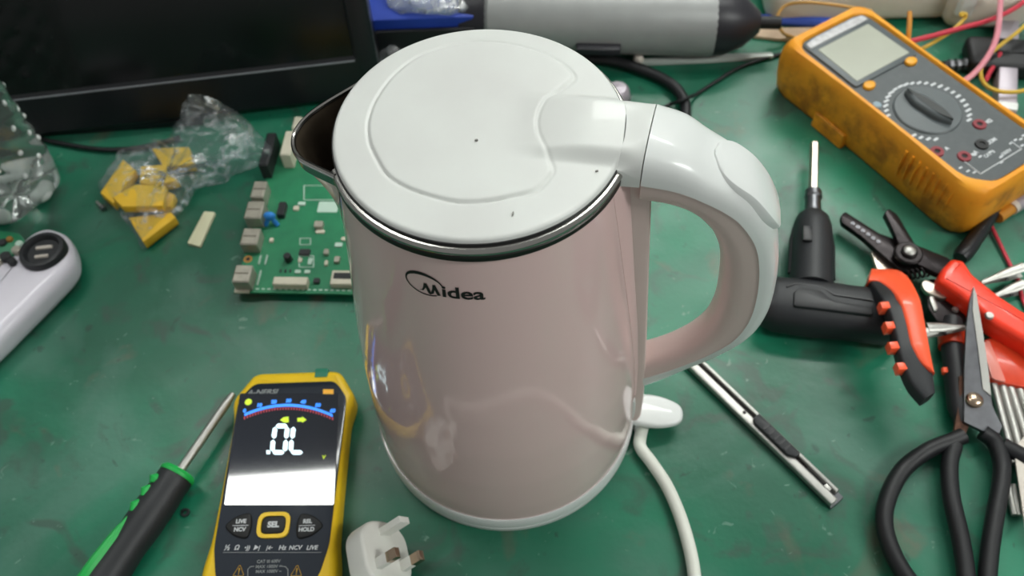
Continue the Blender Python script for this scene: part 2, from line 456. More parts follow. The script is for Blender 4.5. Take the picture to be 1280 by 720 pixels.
vs = [(0, 0, float(Z[0].mean()))] + [(float(X[i, j]), float(Y[i, j]), float(Z[i, j])) for i in range(NR) for j in range(NT)]
fs = [(0, 1 + j, 1 + (j + 1) % NT) for j in range(NT)]
for i in range(NR - 1):
    for j in range(NT):
        a = 1 + i * NT + j; c = 1 + i * NT + (j + 1) % NT; fs.append((a, a + NT, c + NT, c))
b = B(); b.add(vs, fs); b.lathe([(RL, .2355), (RL - .0002, .2350), (.0001, .2350)], NT)
for j in range(NT):
    a = 1 + (NR - 1) * NT + j; c = 1 + (NR - 1) * NT + (j + 1) % NT; n0 = 1 + NR * NT
    b.f.append((a, c, n0 + (j + 1) % NT, n0 + j))
LID = b.build('lid', 'white_lid', K, smooth=60)

# small scuffs in the lid
for px, py, l_, a_ in ((641, 267, .0009, 70), (596, 180, .0006, 0), (746, 213, .0006, 10)):
    p = at(px, py, .2385); r_ = math.hypot(p.x, p.y); zz_ = .2380 + .0022 * (1 - (r_ / RL) ** 2)
    b = B(frame((p.x, p.y, zz_), R(a_))); b.prism(circ(l_, 10, 0, 0, .00028), -.0006, .00012 + (.0007 if r_ < .045 else 0)); b.build('scuff', 'scuff_grey', LID)
# handle
HO = [(.0647, .2420), (.078, .2372), (.089, .2293), (.0985, .2230), (.107, .2150), (.1165, .200), (.1225, .181), (.1265, .157), (.1275, .133), (.1237, .113), (.1135, .0955), (.0985, .0775), (.084, .0605), (.070, .046)]
HI = [(.0647, .2128), (.0735, .2118), (.082, .2080), (.0885, .2010), (.0935, .1925), (.0985, .178), (.1012, .163), (.103, .146), (.1035, .130), (.1015, .1145), (.0965, .1025), (.0885, .0915), (.078, .083), (.066, .077)]
HW = [.0178, .0178, .0175, .0170, .0163, .0150, .0137, .0125, .0116, .0108, .0102, .0098, .0096, .0096]
HS = [.05, .1, .17, .24, .29, .32, .32, .3, .26, .2, .14, .08, .0, .0]
def dense(L, n=6): return [tuple(p) for p in smooth_path([V((*p, 0)) if len(p) == 2 else V(p) for p in L], n)]
ho = dense(HO); hi = dense(HI); hw = [p[1] for p in dense([(i, w) for i, w in enumerate(HW)])]; hs = [p[1] for p in dense([(i, w) for i, w in enumerate(HS)])]
EXPN = .68
def section(o, i, w, ts, outer, n=14, shrink=1., skew=0.):
    c = ((o[0] + i[0]) / 2, (o[1] + i[1]) / 2); a = ((o[0] - i[0]) / 2, (o[1] - i[1]) / 2)
    f0 = math.acos(max(-1, min(1, math.copysign(abs(ts) ** (1 / EXPN), ts))))
    out = []
    for k in range(n + 1):
        ph = -f0 + 2 * f0 * k / n if outer else f0 + (2 * math.pi - 2 * f0) * k / n
        cs, sn = math.cos(ph), math.sin(ph)
        u = math.copysign(abs(cs) ** EXPN, cs); v = math.copysign(abs(sn) ** EXPN, sn) * shrink
        out.append(kp(c[0] + a[0] * u + skew * w * v, c[1] + a[1] * u, w * v))
    return out
def sk_(k): return .14 * max(0., 1 - k / 10)
b = B(); b.rings([section(o, i, w, s, True, skew=sk_(k)) for k, (o, i, w, s) in enumerate(zip(ho, hi, hw, hs))]); b.build('handle_shell', 'white_gloss', K, smooth=50)
b = B(); b.rings([section(o, i, w, s, False, shrink=.97, skew=sk_(k)) for k, (o, i, w, s) in enumerate(zip(ho, hi, hw, hs))]); b.build('handle_grip', 'mauve_satin', K, smooth=50)
# lid tongue meeting the handle
def s1_(x, lo, hi): t = min(1, max(0, (x - lo) / (hi - lo))); return t * t * (3 - 2 * t)
TW = .0177; offs = [TW * math.sin(math.pi / 2 * (q / 14)) for q in range(-14, 15)]; sec = []
def z_lid(o): return .23755 + .0040 * (1 - s1_(abs(o), .0115, .0182)) - .0018 * s1_(abs(o), .0125, .0165)
def z_han(o):
    v = min(1, abs(o) / HW[0]); sn = v ** (1 / EXPN); u = math.sqrt(max(0, 1 - sn * sn)) ** EXPN
    return (HO[0][1] + HI[0][1]) / 2 + (HO[0][1] - HI[0][1]) / 2 * u
for k in range(13):
    t = k / 12; row = []
    for o in offs:
        r0 = math.sqrt(.0554 ** 2 - o * o); r1 = .0643 + .14 * o; tt = s1_(t, 0, 1)
        row.append(kp(r0 + (r1 - r0) * t, max(.2272, z_lid(o) * (1 - tt) + z_han(o) * tt), o))
    e_, f_ = row[-1], row[0]
    sec.append(row + [V((e_.x, e_.y, .2271)), V((f_.x, f_.y, .2271))])
b = B(); b.rings(sec); b.build('lid_tongue', 'white_lid', LID, smooth=50)
# thumb button on the handle back
b = B(); secs = []; n0, n1 = 12, 31
def button_row(f, lift, hw_, sink):
    idx = n0 + (n1 - n0) * f; i0 = int(idx); t = idx - i0
    o = V((*ho[i0][:2], 0)).lerp(V((*ho[i0 + 1][:2], 0)), t); o2 = V((*ho[i0 + 1][:2], 0)); d = (o2 - V((*ho[i0][:2], 0))).normalized(); nrm = V((-d.y, d.x, 0))
    if nrm.x < 0: nrm = -nrm
    row = []
    for u, h in ((-1, -sink), (-1, lift - .0016), (-.93, lift - .0004), (-.8, lift), (0, lift + .0003), (.8, lift), (.93, lift - .0004), (1, lift - .0016), (1, -sink)):
        q = o + nrm * h; row.append(kp(q.x, q.y, u * hw_))
    return row
for k in range(17):
    f = k / 16
    w_ = .0122 * min(1, max(.0, 1 - (1 - min(1, f / .38)) ** 2.2)) ** .5 if f < .38 else .0122 - .0035 * max(0, (f - .75) / .25) ** 2
    secs.append(button_row(f, .0007 + .0013 * f ** 1.5, max(.0012, w_), .006))
b.rings(secs, closed=True); b.build('thumb_button', 'white_gloss', K, smooth=40)
# spine and flange down the body under the handle
def vloft(stations):
    rs = []
    for z, ri, ro, w in stations:
        rs.append([kp(ri, z, -w), kp(ro - .002, z, -w), kp(ro - .0006, z, -w + .0006), kp(ro, z, -w + .002), kp(ro, z, w - .002), kp(ro - .0006, z, w - .0006), kp(ro - .002, z, w), kp(ri, z, w)])
    return rs
b = B(); b.rings(vloft([(.2262, .050, .0665, .0135), (.20, .052, .0682, .0130), (.16, .057, .0708, .0122), (.12, .062, .0735, .0112), (.08, .066, .0762, .0102), (.045, .068, .0780, .0096), (.022, .069, .0783, .0094), (.016, .069, .0772, .0085)]))
b.build('handle_spine', 'mauve_satin', K, smooth=40)
b = B(); rs = []
for z, w in ((.2270, .0215), (.20, .0200), (.16, .0180), (.12, .0160), (.08, .0138), (.05, .0120)):
    pw = math.sqrt(kr(z) ** 2 - w * w) + .0002; ps = kr(z) + .0030 * (z - .04) / .18; ws = .0118 - .0022 * (.227 - z) / .18
    rs.append([kp(.045, z, -w), kp(pw, z, -w), kp(pw * .45 + ps * .55 - .0006, z, -(w * .45 + ws * .55)), kp(ps, z, -ws), kp(ps, z, ws), kp(pw * .45 + ps * .55 - .0006, z, w * .45 + ws * .55), kp(pw, z, w), kp(.045, z, w)])
b.rings(rs)
b.build('spine_flange', 'mauve', K, smooth=40)
# switch lever
lo = rpoly([(.066, -.0092), (.090, -.0105), (.1035, -.0055), (.1035, .0055), (.090, .0105), (.066, .0092)], .007, 5)
b = B(axes(V((0, 0, .0215)), KE, KN, V((0, 0, 1))) @ Matrix.Rotation(R(6), 4, 'Y')); b.prism(lo, -.0026, .0026, .0022, 4, True); b.build('switch_lever', 'white_gloss', K, smooth=50)
b = B(axes(kp(.0725, .0345, -.0120), KE, V((0, 0, 1)), -KN)); b.prism(circ(.0017, 20, 0, 0, .0125), -.004, .0003, .0005, 2); b.build('switch_collar', 'white_gloss', K, smooth=50)

# spout
srim = [((447, 106), .2338), ((428, 117), .2318), ((408, 129), .2298), ((388, 143), .2272), ((374, 158), .2250), ((367.5, 172), .2237), ((368, 187), .2236), ((376, 199), .2252), ((390, 207), .2277), ((405, 214), .2306), ((420, 221), .2338)]
rim = [at(p[0], p[1], z) for p, z in srim]
rim = smooth_path(rim, 5); nR = len(rim)
bot = []
for k in range(nR):
    a = SP0 + (SP1 - SP0) * k / (nR - 1); z = spbot(a) - .006; bot.append(V(((kr(z) + .0002) * math.cos(a), (kr(z) + .0002) * math.sin(a), z)))
def bow(p, q, t, k):                              # slightly hollow profile from rim to body
    m = p.lerp(q, t); c = V((-m.x, -m.y, 0)).normalized(); return m + c * (.0035 * math.sin(math.pi * t) * k)
b = B(); rows = []
for t in [i / 10 for i in range(11)]: rows.append([bow(rim[k] + V((0, 0, -.004)) * (1 if t == 0 else 1), bot[k], t, math.sin(math.pi * k / (nR - 1))) for k in range(nR)])
b.rings(rows, False, False, False); b.build('spout', 'mauve', K, recalc=True)
b = B(); b.rings([[p + V((0, 0, -.0005)) for p in rim], [p + V((0, 0, -.0062)) + V((p.x, p.y, 0)).normalized() * .0001 for p in rim]], False, False, False)
b.tube(rim, .0011, 8); b.build('spout_lip', 'steel', K)
b = B(); rows = []
for t in [i / 8 for i in range(9)]: rows.append([(rim[k] + V((0, 0, -.0006))).lerp(V((bot[k].x * .955, bot[k].y * .955, bot[k].z + .0045)), t) - V((rim[k].x, rim[k].y, 0)).normalized() * .0009 for k in range(nR)])
b.rings(rows, False, False, False); b.build('spout_lining', 'steel_inner', K)
# maker's name printed on the wall: an ellipse, an italic M, then "idea"
def wrap(s, h): # s metres round the wall, h metres up
    z = LZ + h; r = kr(z) + .00025; a = LA + s / .0585; return V((r * math.cos(a), r * math.sin(a), z))
LA, LZ = R(-106.2), .2098
b = B()
def put(vs, fs):
    n = len(b.v); b.v += [wrap(p.x, p.y) for p in vs]; b.f += [tuple(i + n for i in f) for f in fs]
vs, fs = text_mesh('idea', .0088, bold=.00020, align='LEFT', sx=1.13)
x0 = min(p.x for p in vs); y0 = min(p.y for p in vs)
put([V((p.x - x0 - .0013, p.y - y0 - .0036, 0)) for p in vs], fs)
def stroke(pts, ws):
    pts = [V(p) for p in pts]; L, Rr_ = [], []
    for i, p in enumerate(pts):
        t = (pts[min(i + 1, len(pts) - 1)] - pts[max(i - 1, 0)]).normalized(); nn = V((-t.y, t.x))
        L.append(p + nn * ws[i] / 2); Rr_.append(p - nn * ws[i] / 2)
    n = len(pts); put([V((q.x, q.y, 0)) for q in L + Rr_], [(i, i + 1, n + i + 1, n + i) for i in range(n - 1)])
ell = []; elw = []
for k in range(41):
    ph = R(22) + (2 * math.pi - R(66)) * k / 40
    ex, ey = .0076 * math.cos(ph), .0056 * math.sin(ph); ca, sa = math.cos(R(-10)), math.sin(R(-10))
    ell.append((-.0082 + ex * ca - ey * sa, .0011 + ex * sa + ey * ca)); elw.append(.00055 + .0011 * max(0, math.sin(math.pi * min(1, k / 24))) ** 2)
stroke(ell, elw)
stroke([(-.0104, -.0027), (-.0090, -.0023), (-.0082, -.0004), (-.0078, .0018)], [.0001, .0006, .0010, .0011])
stroke([(-.0078, .0018), (-.0070, -.0006), (-.0064, -.0028), (-.0060, -.0034)], [.0011, .0013, .0012, .0011])
stroke([(-.0064, -.0036), (-.0052, -.0026), (-.0046, -.0004), (-.0043, .0020)], [.0008, .0011, .0010, .0010])
stroke([(-.0044, .0021), (-.0036, -.0004), (-.0026, -.0034)], [.0012, .0013, .0013])
me = b.build('maker_name', 'ink', K, recalc=False); me['label'] = 'black lettering Midea'

# ------------------------------------------------------------------ power base with flex and plug
P0 = thing('power_base', 'white round power base under the kettle with flex and plug', 'power base', (0, 0, 0))
b = B(); b.lathe([(.0001, .0), (.0742, 0), (.0750, .0006), (.0752, KZ - .0008), (.0747, KZ - .0003), (.070, KZ - .0002), (.0001, KZ - .0002)], 120); b.build('base_plate', 'white_gloss', P0)
b = B(frame((0, 0, 0), R(-10))); b.prism(rpoly([(.0757, -.009), (.0840, -.005), (.0840, .005), (.0757, .009)], .003), .0003, .0078, .0014); b.build('flex_grip', 'white_gloss', P0)
pl = V((-.073, -.088, 0))
PA = V((.74, .16, .60)).normalized()                       # pins point along PA
PV = V((-.12, .95, .05)); PV = (PV - PA * PV.dot(PA)).normalized(); PW = PA.cross(PV)   # PV towards the earth pin
PM = axes(at(484, 686, .0255), PV, PW, PA) @ Matrix.Scale(.86, 4)           # local: x along earth, y across, z out of the face
fl = [V((.0795, -.0175, .0038)), V((.0762, -.0262, .0038)), V((.0755, -.0330, .0038)), at(815, 579, .0038), at(836, 612, .0036), at(855, 660, .0036), at(868, 720, .0036), V((.088, -.142, .0036)), V((.055, -.175, .0036)), V((.0, -.182, .0036)), V((-.055, -.165, .0036)), V((-.098, -.138, .0050)), PM @ V((-.034, 0, -.010)), PM @ V((-.022, 0, -.009))]
b = B(); b.tube(smooth_path(fl, 8), .0036, 12); b.build('flex', 'white_cord', P0)
b = B(PM)
po = rpoly([(-.021, -.0125), (-.014, -.0190), (.009, -.0190), (.0175, -.0115), (.0190, 0), (.0175, .0115), (.009, .0190), (-.014, .0190), (-.021, .0125)], .006, 4)
b.prism(po, -.0165, 0, .0025, 3, True); PB = b.build('plug_body', 'white_plug', P0, smooth=40)
b = B(PM); b.tube([(-.016, 0, -.009), (-.026, 0, -.009), (-.033, 0, -.0095)], [.0062, .0055, .0045], 12); b.build('strain_relief', 'white_plug', PB)
b = B(PM); b.box((.0105, 0, .0090), (.0040, .0080, .0190), bev=.0006); b.build('earth_pin', 'white_plug', PB)
for s in (-1, 1):
    b = B(PM); b.box((-.0105, s * .0100, .0045), (.0063, .0040, .0090), bev=.0004); pn = b.build('pin_sleeve', 'white_plug', PB)
    b = B(PM); b.box((-.0105, s * .0100, .0130), (.0062, .0039, .0085), bev=.0006); pn = b.build('pin', 'brass', PB)

# ------------------------------------------------------------------ pocket multimeter
MZ = .0190
MM = frame((-.1270, -.0403, 0), R(-2.6)) @ Matrix.Scale(1.012, 4); MI = MM.inverted()
T = thing('pocket_multimeter', 'small yellow-framed digital multimeter with lit screen showing OL', 'multimeter', (-.1270, -.0403, 0))
def sym(h): return [(x, y) for x, y in h] + [(-x, y) for x, y in reversed(h)]
mo = sym([(.0220, .0655), (.0262, .0640), (.0350, .0495), (.0355, .0450), (.0330, .0340), (.0330, -.010), (.0335, -.036), (.0356, -.050), (.0356, -.060), (.0300, -.0665)])
b = B(MM); b.prism(rpoly(mo, .004, 3), .0008, MZ, .0045, 4, True); CASE = b.build('case', 'yellow_case', T, smooth=40)
b = B(MM); b.prism(rect(.0078, .006, .0008, cx=.0150, cy=.0632), MZ - .008, MZ + .0003, .0004); b.build('sensor_window', 'green_plastic', T)
mp_ = sym([(.0228, .0572), (.0260, .0545), (.0312, .0470), (.0316, .0420), (.0308, -.010), (.0304, -.040), (.0270, -.0550), (.0220, -.0620)])
b = B(MM); b.prism(rpoly(mp_, .003, 3), MZ - .004, MZ + .0006, .0004, 2); b.build('face_panel', 'panel_black', T, smooth=40)
MT = MZ + .0007
def ml(px, py, z=MT): q = MI @ at(px, py, z); return V((q.x, q.y, z))
b = B(MM); b.prism(rpoly([tuple(ml(300, 492).xy), tuple(ml(424, 492).xy), tuple(ml(418, 632).xy), tuple(ml(280, 632).xy)], .0012), MZ, MT + .0002, .0002, 1); SCR = b.build('screen', 'glass_black', T)
SZ = MT + .00025
def flat(bb, pts, z=SZ, t=.00012): bb.prism([tuple(ml(*p).xy) for p in pts], z, z + t)
b = B(MM)   # .OL in seven segments
def seg(bb, p, q, w):
    p, q = V(p), V(q); d = (q - p).normalized(); n = V((-d.y, d.x)) * w / 2; e = d * w / 2
    flat(bb, [tuple(p), tuple(p + e + n), tuple(q - e + n), tuple(q), tuple(q - e - n), tuple(p + e - n)])
sk = -2.2
def dig(bb, x0, x1, y0, y1, on):
    ym = (y0 + y1) / 2; d = sk
    P = dict(a=((x0 + d + 3, y0), (x1 + d + 3, y0)), b=((x1 + d + 3, y0 + 1), (x1 + d + 1, ym - .5)), c=((x1 + d + 1, ym + .5), (x1 + d - .5, y1 - 1)), d=((x0 + d - 1, y1), (x1 + d - 1, y1)),
             e=((x0 + d, ym + .5), (x0 + d - 1.2, y1 - 1)), f=((x0 + d + 2.6, y0 + 1), (x0 + d + .6, ym - .5)))
    for k in on: seg(bb, P[k][0], P[k][1], 5.6)
dig(b, 344, 359, 533, 566, 'abcdef'); dig(b, 367, 382, 533, 566, 'def')
flat(b, [(333.5, 563.5), (338, 563.5), (338, 568), (333.5, 568)])
b.build('reading', 'lcd_white', SCR, recalc=False)['label'] = 'lit white reading .OL'
b = B(MM); ap = []
for k in range(33):
    t = k / 32 * 2 - 1; ap.append((361 + 55 * t, 507.0 + 12.5 * t * t + 0.5 * t))
flat(b, [(p[0], p[1] - 1.7) for p in ap] + [(p[0], p[1] + 1.7) for p in reversed(ap)])
for i, k in enumerate(range(0, 33)):
    if k % 5 == 1 or k in (0, 32): pass
b.build('arc_scale', 'lcd_blue', SCR, recalc=False)
b = B(MM)
for k in range(0, 33):
    p = ap[k]; flat(b, [(p[0] - .7, p[1] + 2.2), (p[0] + .7, p[1] + 2.2), (p[0] + .7, p[1] + 5.6), (p[0] - .7, p[1] + 5.6)])
b.build('arc_ticks', 'lcd_red', SCR, recalc=False)['kind'] = 'stuff'
for k, s in enumerate(('0', '10', '20', '30', '40', '50', '60')):
    t = k / 6 * 2 - 1; q = ml(361 + 55 * t, 507.0 + 12.5 * t * t - 5.5); q.z = SZ
    text(s, .0030, MM @ Matrix.Translation(q), 'lcd_blue', SCR, 'scale_number', bold=.00022)
b = B(MM); q = ml(310.8, 503); b.prism(circ(.0020, 16, q.x, q.y), SZ, SZ + .0001)
b.build('screen_icon', 'lcd_lime', SCR, recalc=False); b = B(MM)
flat(b, [(350.5, 525.5), (355, 522), (361, 521.5), (361, 528.5), (355, 528.5)]); b.build('screen_icon', 'lcd_lime', SCR, recalc=False); b = B(MM); flat(b, [(372, 523), (378, 522.5), (378, 521), (383.5, 525.2), (378, 529), (378, 527.5), (372, 527.5)])
b.build('screen_icon', 'lcd_lime', SCR, recalc=False)
q = ml(405, 572); q.z = SZ; text('V', .0030, MM @ Matrix.Translation(q), 'lcd_lime', SCR, 'unit_sign', bold=.0001)
q = ml(328, 490.5); q.z = MT + .0001; text('A-NERSI', .0043, MM @ Matrix.Translation(q), 'print_grey', T, 'maker_name', bold=.00012, shear=.25, sx=1.15)
b = B(MM); flat(b, [(404, 487), (417, 487), (417, 493), (404, 493)], MT + .0001); b.build('battery_icon', 'lcd_amber', T, recalc=False)
# buttons
def button(px, py, outline, name='button'):
    q = ml(px, py); b = B(MM @ Matrix.Translation((q.x, q.y, 0))); b.prism(outline, MT - .002, MT + .0012, .0008, 3); return b.build(name, 'button_black', T, smooth=50), q
tri = rpoly([(-.0092, 0), (-.0030, .0055), (.0045, .0074), (.0060, 0), (.0045, -.0074), (-.0030, -.0055)], .0028, 4)
b1, q1 = button(301.5, 658, tri); b3, q3 = button(384.5, 658, [(-x, y) for x, y in tri]); b2, q2 = button(342.5, 657, rect(.0130, .0098, .0035, 4))
b = B(MM @ Matrix.Translation((q2.x, q2.y, 0)))
o_ = rect(.0172, .0140, .0048, 4); i_ = rect(.0132, .0100, .0036, 4); n = len(o_)
b.rings([[(*p, MT) for p in o_], [(*p, MT + .0012) for p in o_], [(*p, MT + .0012) for p in i_], [(*p, MT) for p in i_]], False, False); b.build('button_ring', 'yellow_case', T)
for bo, q, a_, c_ in ((b1, q1, 'LIVE', 'NCV'), (b3, q3, 'REL', 'HOLD')):
    for s, dy in ((a_, .0022), (c_, -.0022)): text(s, .0030, MM @ Matrix.Translation((q.x, q.y + dy, MT + .00125)), 'print_white', bo, bold=.00013)
    b = B(MM @ Matrix.Translation((q.x, q.y, MT + .00125))); b.box((0, 0, 0), (.0085, .0003, .0001)); b.build('rule', 'print_white', bo)
text('SEL', .0042, MM @ Matrix.Translation((q2.x, q2.y, MT + .00125)), 'print_white', b2, bold=.0002)
for s, px, sz in (('\u00bd', 284, .0040), ('\u03a9', 296, .0034), ('\u2022))', 309, .0030), ('\u25b6|', 321, .0028), ('|\u2190', 337, .0028), ('Hz', 353, .0034), ('NCV', 369, .0032), ('LIVE', 390, .0032)):
    q = ml(px, 685); text(s, sz, MM @ Matrix.Translation((q.x, q.y, MT + .0001)), 'print_white', T, 'function_sign', shear=.2, bold=.00008)
b = B(MM); flat(b, [(279, 690.5), (402, 690.5), (402, 691.1), (279, 691.1)], MT + .0001); b.build('rule', 'print_grey', T, recalc=False)
for s, py in (('CAT III 600V', 702), ('MAX 1000V =', 708.5), ('MAX 1000V ~', 714.5)):
    q = ml(336, py); text(s, .0023, MM @ Matrix.Translation((q.x, q.y, MT + .0001)), 'print_grey', T, 'rating', bold=.00004)
for px in (299, 371):
    q = ml(px, 714); text('\u26a0', .0055, MM @ Matrix.Translation((q.x, q.y, MT + .0001)), 'print_yellow', T, 'warning_sign')
    s = 1 if px < 340 else -1
    b = B(MM); b.tube([ml(px + s * 11, 722, MT + .0002), ml(px + s * 11, 712, MT + .0002), ml(px + s * 14, 708.5, MT + .0002), ml(px + s * 19, 708, MT + .0002)], .00022, 6); b.build('bracket_line', 'print_grey', T)
# jack sockets at the lower end
for x in (-.017, .0, .017):
    b = B(MM @ Matrix.Translation((x, -.0668, .012)) @ Matrix.Rotation(R(90), 4, 'X')); b.lathe([(.0022, -.003), (.0022, .0006), (.0048, .0006), (.0048, -.002)], 20); b.build('socket', 'button_black', T)

# ------------------------------------------------------------------ screwdriver lying by the pocket meter
s0, s1, s2 = at(291, 493, .0115), at(224, 590, .0115), at(100, 735, .0115)
ax = (s0 - s1); ax.z = 0; ax.normalize(); sd = V((-ax.y, ax.x, 0))
hb = s1 - ax * .0885
T = thing('screwdriver', 'black and green handled screwdriver lying left of the small multimeter', 'screwdriver', (hb.x, hb.y, 0))
def al(d, r=0., z=0.): p = s1 + ax * d + sd * r; return V((p.x, p.y, .0115 + z))
b = B(); b.tube([al(-.004), al(.047)], .0026, 12); b.tube([al(.047), al(.0540), al(.0548)], [.0026, .0019, .0004], 12); b.build('shaft', 'steel_bright', T)
b = B(); b.tube([al(.0005), al(-.0015), al(-.005), al(-.009), al(-.02), al(-.034), al(-.046), al(-.062), al(-.078), al(-.086), al(-.0885)], [.0086, .0098, .0102, .0100, .0107, .0108, .0100, .0108, .0110, .0100, .006], 20); b.build('handle', 'tool_black', T)
b = B(); b.tube([al(.0008), al(.0006), al(-.0012), al(-.0030)], [.0028, .0092, .0106, .0104], 20); b.build('collar', 'green_grip', T)
for d0, d1, r_ in ((-.0075, -.0130, .0100), (-.0145, -.0215, .0104), (-.0235, -.0310, .0106)):
    m_ = (d0 + d1) / 2; b = B(); b.tube([al(d0, .0052, .0076), al(m_, .0062, .0076), al(d1, .0052, .0082)], [.0014, .0032, .0016], 10); b.build('grip_inlay', 'green_grip', T)
b = B(); b.tube([al(-.034, .0052, .0080), al(-.044, .0054, .0075), al(-.060, .0058, .0080), al(-.076, .0060, .0080), al(-.082, .0052, .0070)], [.0012, .0032, .0038, .0038, .0014], 10); b.build('grip_stripe', 'green_grip', T)

# ------------------------------------------------------------------ large orange multimeter
UZ = .043
UM = frame((.2945, .1950, 0), R(29)); UI = UM.inverted()
T = thing('bench_multimeter', 'large worn digital multimeter in an orange rubber holster, dark grey face', 'multimeter', (.2905, .1945, 0))
def ul(px, py, z=UZ): q = UI @ at(px, py, z); return V((q.x, q.y, z))
uo = rpoly([(-.034, -.091), (.034, -.091), (.0415, -.080), (.0395, -.02), (.0395, .03), (.0415, .086), (.036, .0935), (-.036, .0935), (-.0415, .086), (-.0395, .03), (-.0395, -.02), (-.0415, -.080)], .010, 4)
ui = rpoly([(-.020, -.0835), (.020, -.0835), (.0325, -.070), (.0325, .078), (.026, .0835), (-.026, .0835), (-.0325, .078), (-.0325, -.070)], .006, 4)
def scl(p, s, t=1.): return [(x * s, y * t) for x, y in p]
def resample(poly, n):
    P = [V(p).to_2d() for p in poly]; P.append(P[0]); L = [0]
    for i in range(1, len(P)): L.append(L[-1] + (P[i] - P[i - 1]).length)
    i0 = 0; out = []
    for k in range(n):
        s = L[-1] * k / n
        while L[i0 + 1] < s: i0 += 1
        t = (s - L[i0]) / max(L[i0 + 1] - L[i0], 1e-9); out.append(tuple(P[i0].lerp(P[i0 + 1], t)))
    return out
def radial(poly, n=96):
    """polygon sampled at even angles, so that two outlines can be joined"""
    P = [V(p).to_2d() for p in poly]; out = []
    for k in range(n):
        a = 2 * math.pi * k / n; d = V((math.cos(a), math.sin(a)))
        best = None
        for i in range(len(P)):
            p, q = P[i - 1], P[i]; e = q - p; den = d.x * e.y - d.y * e.x
            if abs(den) < 1e-12: continue
            t = (p.x * e.y - p.y * e.x) / den; s = (p.x * d.y - p.y * d.x) / den
            if t > 0 and -1e-6 <= s <= 1 + 1e-6 and (best is None or t > best): best = t
        out.append((d.x * best, d.y * best))
    return out
uo_r, ui_r = radial(uo, 120), radial(ui, 120)
def rg(p, s, z): return [(x * s, y * (1 - (1 - s) * .45), z) for x, y in p]
b = B(UM); b.rings([rg(uo_r, .90, .0005), rg(uo_r, .955, .005), rg(uo_r, .99, .016), rg(uo_r, 1., .028), rg(uo_r, .985, .037), rg(uo_r, .95, .0418), rg(uo_r, .91, .0445), [(x, y, .0448) for x, y in scl(ui_r, 1.04, 1.015)], [(x, y, .0430) for x, y in ui_r], [(x, y, .036) for x, y in ui_r]], True, True)
HOL = b.build('holster', 'orange_holster', T, smooth=50)
for k in range(8):   # grip ribs low on both long sides
    for s in (-1, 1):
        y = -.072 + k * .0058; b = B(UM); b.tube([(s * .0372, y, .010), (s * .0408, y, .020), (s * .0412, y, .030), (s * .0395, y, .0375)], .0011, 8); b.build('grip_rib', 'orange_holster', HOL)
for s in (-1, 1):    # clip foot on the sides
    b = B(UM); b.prism(rect(.006, .030, .002, cx=s * .0385, cy=.0300), .0005, .0130, .002); b.build('side_foot', 'orange_holster', HOL)
b = B(UM); b.prism(ui, .034, UZ, .0004, 1); FACE = b.build('face_plate', 'grey_face', T)
UT = UZ + .0001
# display
lc = [(-.0255, .0310), (.0255, .0310), (.0245, .0700), (-.0245, .0700)]
b = B(UM); b.prism(rpoly([(-.0300, .0270), (.0300, .0270), (.0300, .0800), (.022, .0818), (-.022, .0818), (-.0300, .0800)], .003), UT - .001, UT + .0014, .0008, 2); b.build('display_frame', 'grey_dial', T)
b = B(UM); b.prism(rpoly(lc, .001), UT, UT + .0017, .0002, 1); b.build('display', 'lcd_grey', T)
b = B(UM); b.prism(rpoly([(-.0285, .0735), (.0285, .0735), (.0275, .0792), (.018, .0808), (-.018, .0808), (-.0275, .0792)], .0015), UT, UT + .0022, .0006, 2); b.build('name_strip', 'silver_plastic', T)
for px, py in ((1086, 108), (1138, 78)):
    q = ul(px, py); b = B(UM @ Matrix.Translation((q.x, q.y, 0))); b.prism(circ(.0047, 20, 0, 0, .0037), UT - .001, UT + .0022, .001, 3); b.build('round_button', 'amber_button', T, smooth=60)
q = ul(1096, 132); b = B(UM @ Matrix.Translation((q.x, q.y, 0))); b.prism(circ(.0030, 16), UT - .001, UT + .0012, .0006, 2); b.build('lamp_button', 'pale_button', T, smooth=60)
q = ul(1159, 138); DC = q
b = B(UM @ Matrix.Translation((q.x, q.y, 0))); b.lathe([(.0225, UT - .001), (.0225, UT + .0004), (.0215, UT + .0012), (.0001, UT + .0018)], 48); DIAL = b.build('dial', 'grey_dial', T)
p0, p1 = ul(1120, 112), ul(1195, 162); dd = (p1 - p0); an = math.atan2(dd.y, dd.x)
KM = UM @ Matrix.Translation((q.x, q.y, 0)) @ Matrix.Rotation(an, 4, 'Z')
b = B(KM); b.prism(rpoly([(-.0215, 0), (-.009, .0060), (.010, .0056), (.0205, 0), (.010, -.0056), (-.009, -.0060)], .004, 4), UT + .001, UT + .0062, .0032, 4); KNOB = b.build('dial_knob', 'grey_dial', DIAL, smooth=50)
b = B(KM); b.prism(rpoly([(-.0200, 0), (-.006, .0030), (.010, .0032), (.0195, 0), (.010, -.0032), (-.006, -.0030)], .002, 3), UT + .003, UT + .0064, .0002, 1); b.build('knob_groove', 'dark_dial', KNOB)
